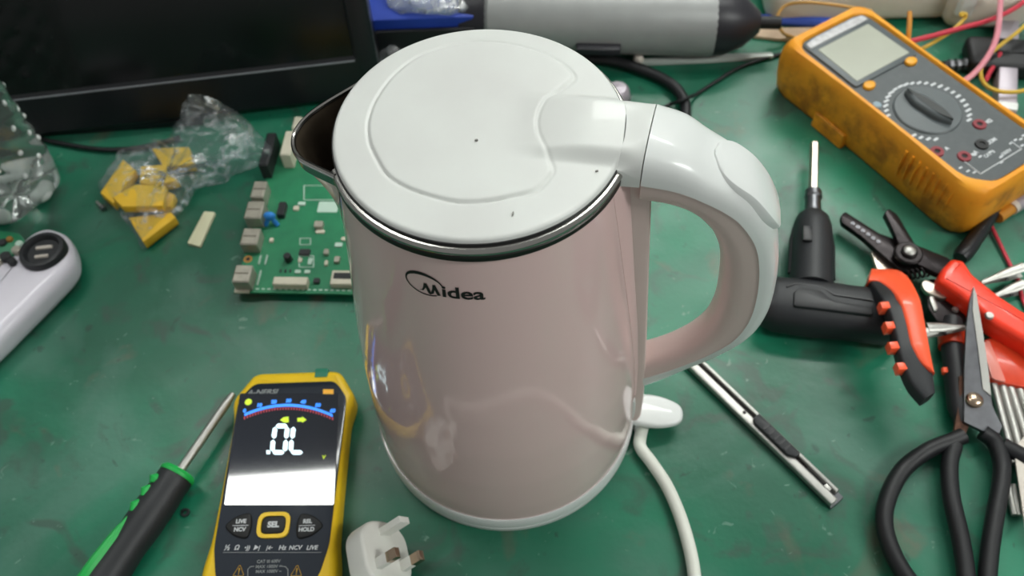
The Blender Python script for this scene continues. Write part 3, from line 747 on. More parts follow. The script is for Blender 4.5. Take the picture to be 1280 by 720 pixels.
# white print round the dial
random.seed(11); b = B(UM)
for k in range(30):
    a = R(-55 + 290 * k / 29) + 0; rr_ = .0272
    x, y = DC.x + rr_ * math.cos(a) * 1.0, DC.y + rr_ * math.sin(a) * .98
    if abs(x) > .031: continue
    b.prism(rect(.0034 + random.random() * .0016, .0017, .0002, 1, x, y), UT, UT + .00008)
for k in range(16):
    b.prism(rect(.0028, .0012, .0002, 1, random.uniform(-.028, .028), -.0595 - random.random() * .018), UT, UT + .00008)
b.build('dial_print', 'print_white', FACE, recalc=False)['kind'] = 'stuff'
for i, (px, py, lab) in enumerate(((1171, 190, 'A'), (1205, 196, 'mA'), (1227, 181, 'COM'), (1224, 156, 'V\u03a9'))):
    q = ul(px, py); b = B(UM @ Matrix.Translation((q.x, q.y, 0)))
    b.lathe([(.0020, UT - .004), (.0020, UT + .0010), (.0042, UT + .0010), (.0045, UT)], 24); jk = b.build('socket', 'button_black' if i == 2 else 'jack_red', T)
    b = B(UM @ Matrix.Translation((q.x, q.y, 0))); b.lathe([(.0001, UT + .0003), (.0021, UT + .0003)], 16); b.build('socket_hole', 'button_black', jk)
    text(lab, .0036, UM @ Matrix.Translation((q.x + .0075 * (1 if i else 1), q.y - .0015, UT + .0001)), 'print_white', T, 'socket_sign', bold=.0002)
b = B(UM)
for p, q in (((-.022, -.061), (-.022, -.074)), ((-.022, -.074), (.016, -.074)), ((.016, -.074), (.016, -.066))):
    b.tube([(*p, UT + .0001), (*q, UT + .0001)], .0004, 6)
b.build('rating_box', 'print_white', FACE)
for s, x, y in (('CAT II', -.004, -.0655), ('1000V', .006, -.0705)): text(s, .0034, UM @ Matrix.Translation((x, y, UT + .0001)), 'print_white', FACE, 'rating', bold=.0001)

# ------------------------------------------------------------------ pistol electric screwdriver
zc = .0150
e0, e1 = at(1018, 178, zc), at(1014, 352, zc); dx = (e0 - e1).normalized(); LB = (e0 - e1).length
g0, g1 = at(948, 378, zc), at(1128, 399, zc); gx = (g1 - g0).normalized()
T = thing('electric_screwdriver', 'black pistol-shaped electric screwdriver with a long steel bit', 'power tool', (e1.x, e1.y, 0))
def ed_(t): return e1 + dx * t
Lc = (at(1016, 268, zc) - e1).length; Lk_ = (at(1017, 240, zc) - e1).length
b = B(); b.tube([ed_(Lk_ - .002), ed_(LB - .002), ed_(LB)], [.0032, .0031, .0022], 6); b.build('bit', 'steel_bit', T, smooth=20)
b = B(); b.tube([ed_(Lc - .002), ed_(Lc + .002), ed_(Lk_ - .006), ed_(Lk_ - .005), ed_(Lk_)], [.0056, .0056, .0050, .0058, .0055], 20); b.build('bit_collar', 'steel_dull', T)
b = B(); b.tube([ed_(-.006), ed_(.0), ed_(Lc * .55), ed_(Lc - .012), ed_(Lc - .004), ed_(Lc)], [.0135, .0135, .0130, .0124, .0104, .0072], 24); BAR = b.build('barrel', 'tool_black', T)
gu = V((-gx.y, gx.x, 0))
for s in (-1, 1):
    b = B(); sdv = V((dx.y, -dx.x, 0)) * s
    b.tube([ed_(.004) + sdv * .0132, ed_(Lc * .55) + sdv * .0127, ed_(Lc - .014) + sdv * .0118], [.0016, .0018, .0012], 8); b.build('side_rib', 'tool_black2', BAR)
b = B(); b.box((0, 0, 0), (.006, .012, .003), axes(ed_(Lc * .5) + V((0, 0, .0128)) - gx * .006, gx, gu, (0, 0, 1)), .001); b.build('direction_switch', 'tool_black2', T)
b = B(); GL = (g1 - g0).length; rs = []
for t, w, h in ((0, .009, .008), (.003, .0140, .0125), (.010, .0168, .0142), (.030, .0176, .0146), (.055, .0166, .0142), (GL - .004, .0172, .0142), (GL, .0140, .0120)):
    c = g0 + gx * t; rs.append([c + gu * w * math.copysign(abs(math.cos(a)) ** .75, math.cos(a)) + V((0, 0, 1)) * h * math.copysign(abs(math.sin(a)) ** .75, math.sin(a)) for a in [2 * math.pi * k / 24 for k in range(24)]])
b.rings(rs); GR = b.build('grip', 'tool_black', T, smooth=50)
b = B(axes(g0 + V((0, 0, .0144)), gx, gu, (0, 0, 1))); b.tube([(.014, .004, 0), (.020, .0075, -.0008), (.034, .0075, -.0010), (.042, .002, 0), (.064, .001, .0002)], .0007, 6); b.build('grip_line', 'tool_black2', GR)
b = B(axes(g0 + V((0, 0, .0140)), gx, gu, (0, 0, 1))); b.prism(rpoly([(.018, .000), (.022, .0038), (.034, .0038), (.041, -.003), (.064, -.004), (.064, -.010), (.018, -.010)], .002), -.004, .0013, .0008); b.build('grip_pad', 'tool_black2', GR)

# ------------------------------------------------------------------ snap-off knife
k0, k1 = at(858, 444, .004), at(1048, 627, .004); kx = (k1 - k0).normalized(); KLn = (k1 - k0).length; ky = V((-kx.y, kx.x, 0))
T = thing('utility_knife', 'slim silver snap-off utility knife with black slider lying right of the kettle', 'knife', (k0.x, k0.y, 0))
KM = axes(V((k0.x, k0.y, 0)), kx, ky, (0, 0, 1))
b = B(KM); b.prism([(0, -.0050), (KLn, -.0050), (KLn, .0052), (0, .0052)], .0003, .0022, .0004); b.build('back_plate', 'steel_dull', T)
b = B(KM); b.prism([(0, -.0050), (KLn - .001, -.0050), (KLn - .001, .0002), (0, .0002)], .0022, .0058, .0010, 3); b.build('near_rail', 'steel_bright', T)
b = B(KM); b.prism([(0, .0026), (KLn - .004, .0026), (KLn - .004, .0052), (0, .0052)], .0022, .0056, .0010, 3); b.build('far_rail', 'steel_bright', T)
b = B(KM); b.prism([(.004, .0003), (KLn - .024, .0003), (KLn - .024, .0026), (.004, .0026)], .0022, .0031); b.build('blade', 'gunmetal', T)
sc_ = (at(955, 535, .006) - k0).dot(kx)
b = B(KM); b.prism(rpoly([(sc_ - .008, -.0012), (sc_ - .005, -.0030), (sc_ + .020, -.0030), (sc_ + .024, .0), (sc_ + .024, .0036), (sc_ - .008, .0036)], .001), .0050, .0084, .001, 2); SL = b.build('slider', 'tool_black', T)
for k in range(5):
    b = B(KM); b.box((sc_ + .001 + k * .004, .0003, .0085), (.0012, .005, .0006)); b.build('slider_ridge', 'tool_black2', SL)
b = B(KM); b.box((KLn - .009, .0012, .0040), (.004, .0024, .0030), bev=.0004); b.build('end_stop', 'steel_bright', T)
b = B(KM @ Matrix.Translation((sc_ - .014, -.0016, .0058))); b.lathe([(.0001, .0003), (.0011, .0003), (.0012, -.0006)], 12); b.build('rivet', 'gunmetal', T)

# ------------------------------------------------------------------ wire strippers with red and black handles
pv = at(1133, 321, .014)
T = thing('wire_stripper', 'wire stripper with black jaws and red-and-black handles, spread open', 'pliers', (pv.x, pv.y, 0))
def ppoly(pts, z): return [tuple(at(x, y, z).xy) for x, y in pts]
b = B(); b.prism(rpoly(ppoly([(1050, 271), (1056, 266), (1098, 293), (1126, 303), (1150, 316), (1150, 338), (1128, 342), (1104, 322), (1076, 297), (1052, 280)], .011), .0015), .0085, .0125, .0006); JAW = b.build('lower_jaw', 'gunmetal', T)
for k in range(6):
    x, y = 1066 + k * 6.4, 279 + k * 4.6; p = at(x, y, .0128); b = B(Matrix.Translation((p.x, p.y, .0126))); b.lathe([(.0005, .0004), (.0012, .0004), (.0015, -.001)], 12); b.build('strip_notch', 'steel_dull', JAW)
b = B(); b.prism(rpoly(ppoly([(1104, 268), (1110, 263), (1120, 270), (1143, 308), (1185, 325), (1192, 340), (1172, 345), (1140, 330), (1124, 312), (1115, 290)], .015), .0015), .0128, .0172, .0006); b.build('upper_jaw', 'gunmetal', T)
b = B(); b.prism(rpoly(ppoly([(1089, 313), (1098, 313), (1122, 336), (1118, 344), (1098, 340)], .009), .001), .0055, .0084, .0004); b.build('cutter_plate', 'steel_bit', T)
b = B(Matrix.Translation((pv.x, pv.y, .0172))); b.lathe([(.0088, -.001), (.0088, .0010), (.0078, .0018), (.0050, .0018), (.0050, .0030), (.0040, .0038), (.0001, .0040)], 28); PVT = b.build('pivot', 'gunmetal', T)
b = B(Matrix.Translation((pv.x, pv.y, .0172))); b.ball((0, 0, .0030), .0042, 10, (1, 1, .5)); b.build('pivot_screw', 'steel_bright', PVT)
sa_, sb_ = at(1131, 344, .012), at(1178, 334, .012); b = B(); pts = []; d = (sb_ - sa_); sx_ = d.normalized(); sy_ = V((-sx_.y, sx_.x, 0))
for k in range(8 * 12 + 1):
    t = k / (8 * 12); a = 2 * math.pi * k / 12; pts.append(sa_ + d * t + sy_ * .0036 * math.cos(a) + V((0, 0, .0036 * math.sin(a))))
b.tube(pts, .0007, 6); b.build('spring', 'gunmetal', T)
def hpoly(pts, z, r=.002, s=4): return rpoly(ppoly(pts, z), r, s)
# near handle, resting on the electric screwdriver's grip
def z_nh(py): return float(np.interp(py, [330, 345, 372, 430, 500], [.0205, .0280, .0415, .0440, .0400]))
def ribbon(bb, Lp, Rp, dz0, dz1, n=28):
    L = smooth_path([V((*p, 0)) for p in Lp], 5); Q = smooth_path([V((*p, 0)) for p in Rp], 5); rs = []
    for a, c in zip(L, Q):
        za, zb = z_nh(a.y), z_nh(c.y); P, S = at(a.x, a.y, za), at(c.x, c.y, zb); up = V((0, 0, 1)); g = (S - P)
        e = min(.0018, g.length * .2) / g.length
        rs.append([P + g * e + up * dz0, P + up * (dz0 + .0015), P + up * (dz1 - .0015), P + g * e * .4 + up * (dz1 - .0004), P + g * e + up * dz1, P + g * .5 + up * (dz1 + .0006), S - g * e + up * dz1, S - g * e * .4 + up * (dz1 - .0004), S + up * (dz1 - .0015), S + up * (dz0 + .0015), S - g * e + up * dz0])
    bb.rings(rs); return bb
gL = [(1086, 347), (1096, 360), (1111, 384), (1119, 412), (1127, 445), (1140, 476), (1157, 497)]
gR = [(1091, 336), (1127, 340), (1148, 368), (1156, 402), (1162, 435), (1168, 464), (1171, 488)]
b = B(); ribbon(b, gL, gR, -.0115, -.0012); NG = b.build('near_grip', 'tool_black', T, smooth=50)
rL = [(1086, 350), (1101, 352), (1122, 372), (1132, 402), (1138, 428), (1149, 450), (1163, 464)]
rR = [(1090, 335), (1128, 339), (1149, 368), (1157, 402), (1163, 435), (1167, 455), (1169, 466)]
b = B(); ribbon(b, rL, rR, -.0095, .0002); NH = b.build('near_handle', 'red_orange', T, smooth=50)
for x, y in ((1106, 383), (1112, 408), (1117, 433), (1127, 459)):
    p = at(x, y, z_nh(y) - .003); b = B(); b.box((p.x, p.y, z_nh(y) - .0050), (.0056, .0052, .0080), bev=.0014); b.build('grip_nub', 'red_orange', NG)
# far handle
b = B(); b.prism(hpoly([(1172, 352), (1176, 338), (1189, 324), (1204, 327), (1216, 345), (1250, 372), (1290, 398), (1330, 425), (1330, 466), (1280, 428), (1240, 405), (1205, 375)], .020), .0060, .0225, .0040, 4, True); b.build('far_handle', 'handle_red', T, smooth=50)
p = at(1237, 394, .0225); b = B(Matrix.Translation((p.x, p.y, .0222))); b.lathe([(.0001, .0008), (.0022, .0008), (.0028, -.0004)], 14); b.build('rivet', 'steel_bright', T)

# ------------------------------------------------------------------ crimping pliers half hidden under the strippers
p = at(1180, 385, 0)
T = thing('crimping_pliers', 'black crimping pliers with orange collar lying between the red-handled tool and scissors', 'pliers', (p.x, p.y, 0))
b = B(); b.prism(hpoly([(1156, 352), (1166, 347), (1190, 362), (1206, 378), (1209, 402), (1196, 408), (1172, 402), (1160, 385)], .010), .0005, .0100, .001); b.build('head', 'gunmetal', T)
b = B(); b.prism(hpoly([(1151, 356), (1156, 349), (1184, 362), (1187, 371), (1179, 374), (1158, 366)], .0125), .0100, .0130, .0006); b.build('lever_plate', 'steel_bit', T)
b = B(); b.prism(hpoly([(1161, 371), (1167, 369), (1173, 386), (1168, 390)], .0115), .0100, .0118, .0004); b.build('catch', 'steel_bright', T)
p = at(1195, 386, .011); b = B(Matrix.Translation((p.x, p.y, .0100))); b.lathe([(.0001, .0012), (.0016, .0012), (.0022, 0)], 14); b.build('rivet', 'steel_bright', T)
b = B(); b.tube([at(1190, 400, .0075), at(1189, 414, .0075), at(1192, 440, .0075), at(1196, 470, .0075), at(1200, 510, .0075), at(1202, 530, .0075)], [.0060, .0068, .0070, .0072, .0068, .004], 16); HN = b.build('handle', 'tool_black', T)
b = B(); b.tube([at(1189, 416, .0078), at(1190, 434, .0078)], .0078, 16); b.build('collar', 'red_clear', HN)
b = B(); b.tube([at(1181, 461, .009), at(1182, 467, .009)], .0022, 8); b.build('grip_nub', 'red_orange', HN)

# ------------------------------------------------------------------ scissors
def z_sc(py): return .0265 + (.0075 - .0265) * (py - 365) / (560 - 365) if py < 560 else .0075
def a3(px, py, dz=0.): return at(px, py, z_sc(py) + dz)
def slab(outl, dz0, dz1):
    top = [a3(x, y, 0) + V((0, 0, dz1)) for x, y in outl]; bo = [a3(x, y, 0) + V((0, 0, dz0)) for x, y in outl]; return [bo, top]
p = at(1218, 500, 0)
T = thing('scissors', 'open steel scissors with black loop handles in the lower right corner', 'scissors', (p.x, p.y, 0))
b = B(); b.rings(slab([(1214.5, 362), (1218, 372), (1226, 420), (1233, 470), (1238, 510), (1250, 535), (1247, 544), (1226, 541), (1203, 530), (1203, 470), (1206, 410), (1210, 380)], .0004, .0028)); BL = b.build('top_blade', 'steel_dull', T)
b = B(); b.rings(slab([(1214.5, 362), (1218, 372), (1226, 420), (1233, 470), (1236, 498), (1226, 490), (1220, 440), (1213, 390)], .0028, .0034)); b.build('ground_edge', 'steel_bright', BL)
b = B(); b.rings(slab([(1199, 470), (1206, 470), (1222, 505), (1208, 540), (1203, 556), (1189, 556), (1194, 530), (1199, 500)], -.0026, .0002)); b.build('under_blade', 'rust', T)
q = a3(1218, 500, .0028); b = B(Matrix.Translation(q)); b.ball((0, 0, 0), .0050, 10, (1, 1, .55)); b.build('pivot_screw', 'brass', T)
b = B(); b.tube(smooth_path([a3(1204, 545), a3(1190, 551), a3(1160, 563), a3(1128, 588), a3(1109, 625), a3(1106, 660), a3(1120, 700), a3(1145, 735), a3(1180, 755), a3(1206, 745), a3(1207, 715), a3(1200, 670), a3(1189, 620), a3(1187, 580), a3(1193, 556)], 5), .0047, 12); b.build('loop_handle', 'black_rubber', T)
b = B(); b.tube(smooth_path([a3(1228, 540), a3(1243, 552), a3(1252, 578), a3(1251, 605), a3(1243, 650), a3(1236, 700), a3(1236, 735), a3(1256, 765), a3(1300, 760), a3(1330, 700), a3(1325, 630), a3(1290, 580), a3(1252, 556)], 5), .0047, 12); b.build('loop_handle', 'black_rubber', T)

# ------------------------------------------------------------------ bits in a red holder, white card
p = at(1260, 460, 0)
T = thing('bit_holder', 'red plastic holder with steel rods beside the scissors', 'tool set', (p.x, p.y, 0))
b = B(); b.prism(hpoly([(1229, 424), (1246, 420), (1275, 430), (1330, 470), (1330, 510), (1282, 484), (1252, 478), (1236, 474)], .0090), .0005, .0090, .0015); b.build('holder', 'red_clear', T)
b = B(); b.prism(hpoly([(1227, 430), (1236, 424), (1258, 478), (1240, 474)], .0098), .0090, .0102, .0004); b.build('clear_flap', 'pink_clear', T)
for k, (x0, y0, x1, y1) in enumerate(((1238, 474, 1268, 580), (1249, 476, 1283, 590), (1259, 479, 1296, 590), (1270, 482, 1310, 590), (1282, 486, 1322, 590))):
    b = B(); b.tube([at(x0, y0 - 8, .0048), at(x1, y1, .0048)], .0024, 12); b.build('rod', 'steel_bright', T)
b = B(); b.prism(ppoly([(1267, 562), (1300, 520), (1340, 600), (1283, 672)], .0085), .0078, .0090)
tag(b.build('white_card', 'off_white', loc=at(1285, 600, .0078)), 'white card corner at the right edge beside the scissors', 'card')
T = thing('steel_pin', 'thin steel rods sticking out under the white card', 'rod', at(1272, 630, 0))
for k in range(2):
    b = B(); b.tube([at(1259 + k * 7, 606, .0030), at(1268 + k * 7, 644, .0030)], .0018, 10); b.build('rod', 'steel_bright', T)

# ------------------------------------------------------------------ crocodile clips and leads between meter and strippers
def clip(label, a, c, z):
    a, c = at(*a, z), at(*c, z); d = (c - a).normalized(); s = V((-d.y, d.x, 0)); L = (c - a).length
    t = thing('crocodile_clip', label, 'clip', ((a.x + c.x) / 2, (a.y + c.y) / 2, 0), 'silver clips')
    Mx = axes(a, d, s, (0, 0, 1))
    for up in (1, -1):
        b = B(Mx); b.rings([[(x, w * math.cos(q), up * (h + .0012 * math.sin(q))) for q in [math.pi * k / 6 for k in range(7)]] for x, w, h in ((0, .0014, .0006), (L * .3, .0020, .0015), (L * .6, .0032, .0024), (L, .0034, .0034))], True, True); b.build('jaw', 'steel_bright', t)
    b = B(Mx); b.cyl((L * .55, -.0036, 0), (L * .55, .0036, 0), .0012, seg=10); b.build('hinge', 'steel_dull', t)
clip('upper silver clip poking out beyond the red handle', (1226, 354), (1278, 337), .0085)
clip('lower silver clip poking out beyond the red handle', (1240, 372), (1278, 358), .0040)
clip('silver clip lying between the red handle and scissors', (1206, 410), (1157, 413), .0185)
b = B(); b.tube(smooth_path([at(1236, 276, .0022), at(1250, 305, .0022), at(1262, 330, .0018), at(1272, 349, .0018), at(1282, 382, .0018), at(1310, 420, .0018)], 5), .0013, 8)
tag(b.build('test_wire', 'red_wire', loc=at(1258, 320, 0)), 'thin red wire running under the silver clips', 'wire')
b = B(); b.tube(smooth_path([at(1243, 262, .0062), at(1228, 285, .0062), at(1214, 305, .0062), at(1200, 323, .0062)], 4), [.0045] * 4 + [.0052] * 4 + [.0056] * 4 + [.0045], 14)
tag(b.build('test_probe', 'tool_black2', loc=at(1222, 292, 0)), 'black test probe from under the orange meter to the red handle', 'probe')
T = thing('fuse', 'small amber glass fuse with white cap beside the orange meter', 'fuse', at(1262, 264, 0))
b = B(); b.tube([at(1247, 272, .005), at(1264, 260, .005)], .0042, 14); b.build('glass', 'orange_wire', T)
b = B(); b.tube([at(1263, 261, .005), at(1268, 257, .005)], .0050, 14); b.build('ring', 'off_white', T)
b = B(); b.tube([at(1268, 257, .005), at(1300, 238, .005)], .0052, 14); b.build('cap', 'lilac_metal', T)

# ------------------------------------------------------------------ monitor at the back left
mb0, mb1 = V((-.5, .2415, 0)), V((-.079, .2690, 0)); mx = (mb1 - mb0).normalized(); LEAN = R(14)
mback = V((-mx.y, mx.x, 0)); mu = V((0, 0, math.cos(LEAN))) + mback * math.sin(LEAN); mn = mu.cross(mx) * -1
mn = mx.cross(mu)      # towards the bench front
MX = axes(mb1 + V((0, 0, .0085)) , -mx, mu, mx.cross(mu) * -1)
# local: x to the left from the right corner, y up the panel, z to the back
if (MX.to_3x3() @ V((0, 0, 1))).y < 0: MX = axes(mb1 + V((0, 0, .0085)), -mx, mu, mx.cross(mu))
MW, MH = .50, .31
T = thing('monitor', 'black flat monitor leaning at the back left behind the circuit board', 'monitor', (mb1.x - .25, mb1.y, 0))
b = B(MX); b.prism(rect(MW, MH, .006, 4, MW / 2, MH / 2), 0.004, .030, .003, 2, True); b.build('back_shell', 'bezel_black', T)
o_ = rect(MW, MH, .006, 4, MW / 2, MH / 2); n = len(o_); i_ = rect(MW - .030, MH - .047, .001, 4, MW / 2, MH / 2 + .0085)
i2 = rect(MW - .034, MH - .051, .001, 4, MW / 2, MH / 2 + .0085)
b = B(MX); b.rings([[(*p, .006) for p in o_], [(*p, .0015) for p in o_], [(p[0] + (MW / 2 - p[0]) * .008, p[1] + (MH / 2 - p[1]) * .012, 0) for p in o_], [(*p, 0) for p in i_], [(*p, .0022) for p in i2]], False, False); b.build('bezel', 'bezel_black', T)
b = B(MX); b.box((MW / 2, MH / 2 + .0085, .003), (MW - .033, MH - .050, .0015)); b.build('screen', 'screen_black', T)
b = B(MX); b.tube([(.0165, .031, .0004), (MW - .0165, .031, .0004)], .0009, 8); b.build('bezel_edge_highlight', 'bezel_edge_highlight', T)  # highlight along the bezel, painted as a pale grey line
b = B(MX); b.tube([(.003, .0025, .0015), (MW - .003, .0025, .0015)], .0011, 8); b.build('lower_edge_highlight', 'bezel_edge_highlight', T)  # second painted highlight, along the bottom of the bezel
b = B(MX); b.tube([(.0015, .004, .004), (.0015, MH - .004, .004)], .0016, 8); b.build('side_edge', 'bezel_edge_highlight', T)
b = B(); b.box((mb1.x - .22, mb1.y + .05, .004), (.16, .12, .008), bev=.002); b.build('stand_foot', 'bezel_black', T)
b = B(); b.box((mb1.x - .22, mb1.y + .06, .05), (.05, .02, .10), bev=.003); b.build('stand_neck', 'bezel_black', T)
b = B(); b.tube(smooth_path([at(45, 172, .003), at(80, 180, .003), at(130, 187, .003), at(180, 184, .003), at(225, 172, .003)], 5), .0018, 8)
tag(b.build('black_cable', 'black_rubber', loc=at(130, 186, 0)), 'thin black cable lying along the foot of the monitor', 'cable')

# ------------------------------------------------------------------ circuit board
CM = frame((at(292, 365, .0065).x, at(292, 365, .0065).y, 0), R(-6.2)); CI = CM.inverted()
T = thing('circuit_board', 'green circuit board with metal ports lying behind the kettle spout', 'circuit board', CM.translation)
PZ = .0065
def cl(px, py, z=PZ): q = CI @ at(px, py, z); return q.x, q.y
b = B(CM); b.prism([(0, 0), (.118, 0), (.118, .142), (0.002, .142)], PZ - .0016, PZ); BRD = b.build('board', 'pcb_green', T)
for x, y in ((.006, .006), (.112, .006), (.006, .136), (.112, .136)):
    b = B(CM); b.lathe([(.0025, .0), (.0025, PZ - .0016)], 12, CM @ Matrix.Translation((x, y, 0)), cap=True); b.build('standoff', 'gold', T)
def comp(name, x0, y0, x1, y1, h, m, bev=.0005, par=None):
    """a box whose top shows between two photo pixels"""
    z = PZ + h; p, q = cl(x0, y1, z), cl(x1, y0, z)
    b = B(CM); b.prism(rect(abs(q[0] - p[0]), abs(q[1] - p[1]), .0005, 1, (p[0] + q[0]) / 2, (p[1] + q[1]) / 2), PZ - .0004, z, bev, 1); return b.build(name, m, par or T)
for (x0, y0, x1, y1, h) in ((289, 331, 316, 352, .0105), (299, 285, 326, 305, .0095), (304, 251, 331, 272, .0105), (312, 226, 334, 246, .0105)):
    pt = comp('metal_port', x0, y0, x1, y1, h, 'tin', .0008)
    p = cl(x0 + 13, (y0 + y1) / 2, PZ + h); b = B(CM); b.box((p[0], p[1], PZ + h + .0001), (.009, .0006, .0003)); b.build('port_seam', 'tin_dark', pt)
comp('port_flange', 292, 358, 313, 365, .0012, 'beige')
comp('video_port', 322, 165, 345, 206, .0140, 'chip', .001)
comp('tall_port', 349, 163, 370, 193, .0140, 'beige', .0008); comp('small_port', 364, 145, 378, 160, .012, 'beige', .0008)
hd = comp('pin_header', 340, 346, 385, 355, .0055, 'beige')
for k in range(10):
    p = cl(344 + k * 4.1, 357, PZ); b = B(CM); b.box((p[0], p[1] - .0010, PZ + .0004), (.0009, .0030, .0008)); b.build('pin', 'tin', hd)
rc = comp('ribbon_socket', 412, 338, 446, 355, .0045, 'beige'); comp('socket_slot', 416, 341, 446, 348, .0048, 'chip', .0001, rc)
comp('label_sticker', 396, 252, 424, 265, .0003, 'silk_white', .0001)
for (x0, y0, x1, y1, h, m) in ((345, 252, 358, 268, .0045, 'chip'), (373, 311, 388, 318, .0018, 'chip'), (391, 347, 400, 353, .0020, 'chip'), (392, 276, 404, 283, .0035, 'tin'), (404, 311, 411, 317, .0025, 'tin'), (417, 320, 425, 327, .0025, 'tin'),
                             (405, 325, 410, 331, .0018, 'beige'), (368, 337, 376, 341, .0012, 'silk_white'), (380, 337, 388, 341, .0012, 'silk_white'), (366, 257, 374, 262, .0015, 'beige'), (372, 252, 382, 256, .0012, 'silk_white'),
                             (349, 336, 352, 340, .001, 'chip'), (355, 336, 358, 340, .001, 'chip'), (361, 336, 364, 340, .001, 'chip'), (418, 303, 428, 308, .001, 'silk_white'), (322, 318, 327, 330, .0012, 'silk_white'), (330, 318, 335, 330, .0012, 'silk_white'),
                             (394, 287, 406, 291, .0010, 'beige'), (336, 297, 342, 302, .0015, 'beige'), (322, 337, 325, 356, .0012, 'silk_white'), (372, 322, 378, 327, .001, 'beige'), (384, 322, 391, 330, .0008, 'silk_white'), (426, 296, 434, 300, .0012, 'beige')):
    comp('component', x0, y0, x1, y1, h, m, .0002)
p = cl(361, 325); b = B(CM @ Matrix.Translation((p[0], p[1], PZ))); b.lathe([(.0026, -.0003), (.0026, .0050), (.0022, .0055), (.0001, .0055)], 20); b.build('capacitor', 'chip', T)
p = cl(310, 324); b = B(CM @ Matrix.Translation((p[0], p[1], PZ))); b.lathe([(.0014, .0002), (.0030, .0002), (.0031, -.0002)], 20); b.build('hole_ring', 'gold', T)
p = cl(310, 324); b = B(CM @ Matrix.Translation((p[0], p[1], PZ))); b.lathe([(.0001, .0001), (.0015, .0001)], 16); b.build('screw_hole', 'black_gasket', T)
p = cl(340, 280); b = B(CM @ Matrix.Translation((p[0], p[1], PZ)))
b.ball((0, .001, .0075), .0042, 8, (1, .7, .8)); b.tube([(-.001, .001, .006), (-.0042, -.001, .0)], .0017, 8); b.tube([(.001, .001, .006), (.0042, -.001, .0)], .0017, 8); b.build('blue_capacitor', 'blue_part', T)
b = B(CM)
for (x0, y0, x1, y1) in ((380, 232, 423, 250), (375, 298, 388, 306), (374, 320, 392, 334)):
    z = PZ + .0001; c4 = [cl(x0, y1), cl(x1, y1), cl(x1, y0), cl(x0, y0)]
    for i in range(4): b.tube([(*c4[i], z), (*c4[(i + 1) % 4], z)], .0004, 4)
for k in range(20):
    p = cl(300 + k * 7.2, 362); b.box((p[0], .0028, PZ), (.0022, .0009, .0003))
b.build('silkscreen', 'silk_white', BRD)['kind'] = 'stuff'

# ------------------------------------------------------------------ bag of yellow blocks
random.seed(5)
def wall_h(z, px, py): return at(px, py, z)
outl = [(122, 236), (133, 222), (150, 200), (185, 182), (215, 176), (228, 150), (234, 128), (243, 118), (262, 121), (285, 133), (305, 147), (322, 165), (341, 189), (326, 203), (302, 213), (270, 224), (246, 236), (236, 254), (222, 270), (202, 288), (180, 311), (168, 293), (150, 268), (134, 252)]
zed = [.002, .002, .004, .010, .020, .034, .046, .050, .050, .044, .036, .028, .022, .016, .012, .008, .005, .004, .003, .002, .001, .001, .001, .001]
ringo = [at(x, y, z) for (x, y), z in zip(outl, zed)]
def dens(r, n=4): q = smooth_path(r + [r[0]], n); return q[:-1]
ring0 = dens(ringo); cen = at(208, 218, .018); n = len(ring0)
b = B(); rings_t, rings_b = [], []
for s in [1, .93, .84, .74, .62, .5, .36, .2, .04]:
    row = []; rowb = []
    for k in range(n):
        p = cen.lerp(ring0[k], s); bl = max(0, 1 - s * s)
        jit = .0022 * math.sin(k * 1.3 + s * 17) + .0016 * math.sin(k * .71 - s * 31) + random.uniform(-.0009, .0009)
        flatp = .0175 * bl ** .45
        row.append(V((p.x, p.y, max(p.z * s, .0012) + flatp + (jit if s < 1 else 0)))); rowb.append(V((p.x, p.y, max(.0006, p.z * s * .8 * (s > .6)) if s < 1 else p.z)))
    rings_t.append(row); rings_b.append(rowb)
b.rings(rings_t, False, True); b.rings(rings_b, False, True)
bag = b.build('plastic_bag', 'film', loc=at(208, 218, 0), smooth=180)
tag(bag, 'clear crinkled plastic bag holding yellow blocks beside the water bottle', 'bag')
def block(label, corners, z0, h, sx=1.):
    P = [at(x, y, z0 + h) for x, y in corners]; c = sum(P, V()) / len(P)
    b = B(); b.prism([tuple((c + (p - c) * sx * 1.1).xy) for p in P], z0, z0 + h, .0012, 2, True)
    tag(b.build('yellow_block', 'yellow_foam', loc=V((c.x, c.y, z0))), label, 'block', 'yellow blocks in the clear bag')
block('leftmost yellow block in the clear bag, tilted edge pointing up', [(127, 239), (153, 201), (167, 213), (142, 252)], .0012, .0085)
block('yellow block in the clear bag nearest the monitor', [(192, 186), (234, 184), (240, 203), (206, 207)], .0012, .0085)
block('yellow block in the middle of the clear bag', [(177, 209), (206, 206), (219, 224), (194, 231), (176, 228)], .0012, .0085)
block('long yellow block lying across the others in the clear bag', [(143, 246), (170, 231), (204, 233), (200, 256), (154, 257)], .0105, .0070)
block('small yellow block in the bag at its right side', [(206, 238), (217, 243), (213, 256), (203, 260)], .0012, .0080)
block('yellow block at the pointed front corner of the clear bag', [(163, 272), (212, 266), (217, 272), (180, 300)], .0010, .0080)
b = B(); b.prism(hpoly([(255, 264), (269, 265), (250, 308), (234, 304)], .002, .001, 2), 0, .0022, .0005)
tag(b.build('foam_strip', 'cream', loc=at(251, 286, 0)), 'small cream foam strip lying between the bag and circuit board', 'foam strip')
T = thing('small_screw', 'tiny silver screw left of the clear bag', 'screw', at(127, 257, 0))
b = B(); b.tube([at(121, 252, .0020), at(128, 259, .0016)], .0010, 8); b.build('shank', 'steel_bright', T); b = B(); b.tube([at(128, 259, .0022), at(130, 261, .0022)], [.0021, .0018], 12); b.build('head', 'steel_dull', T)

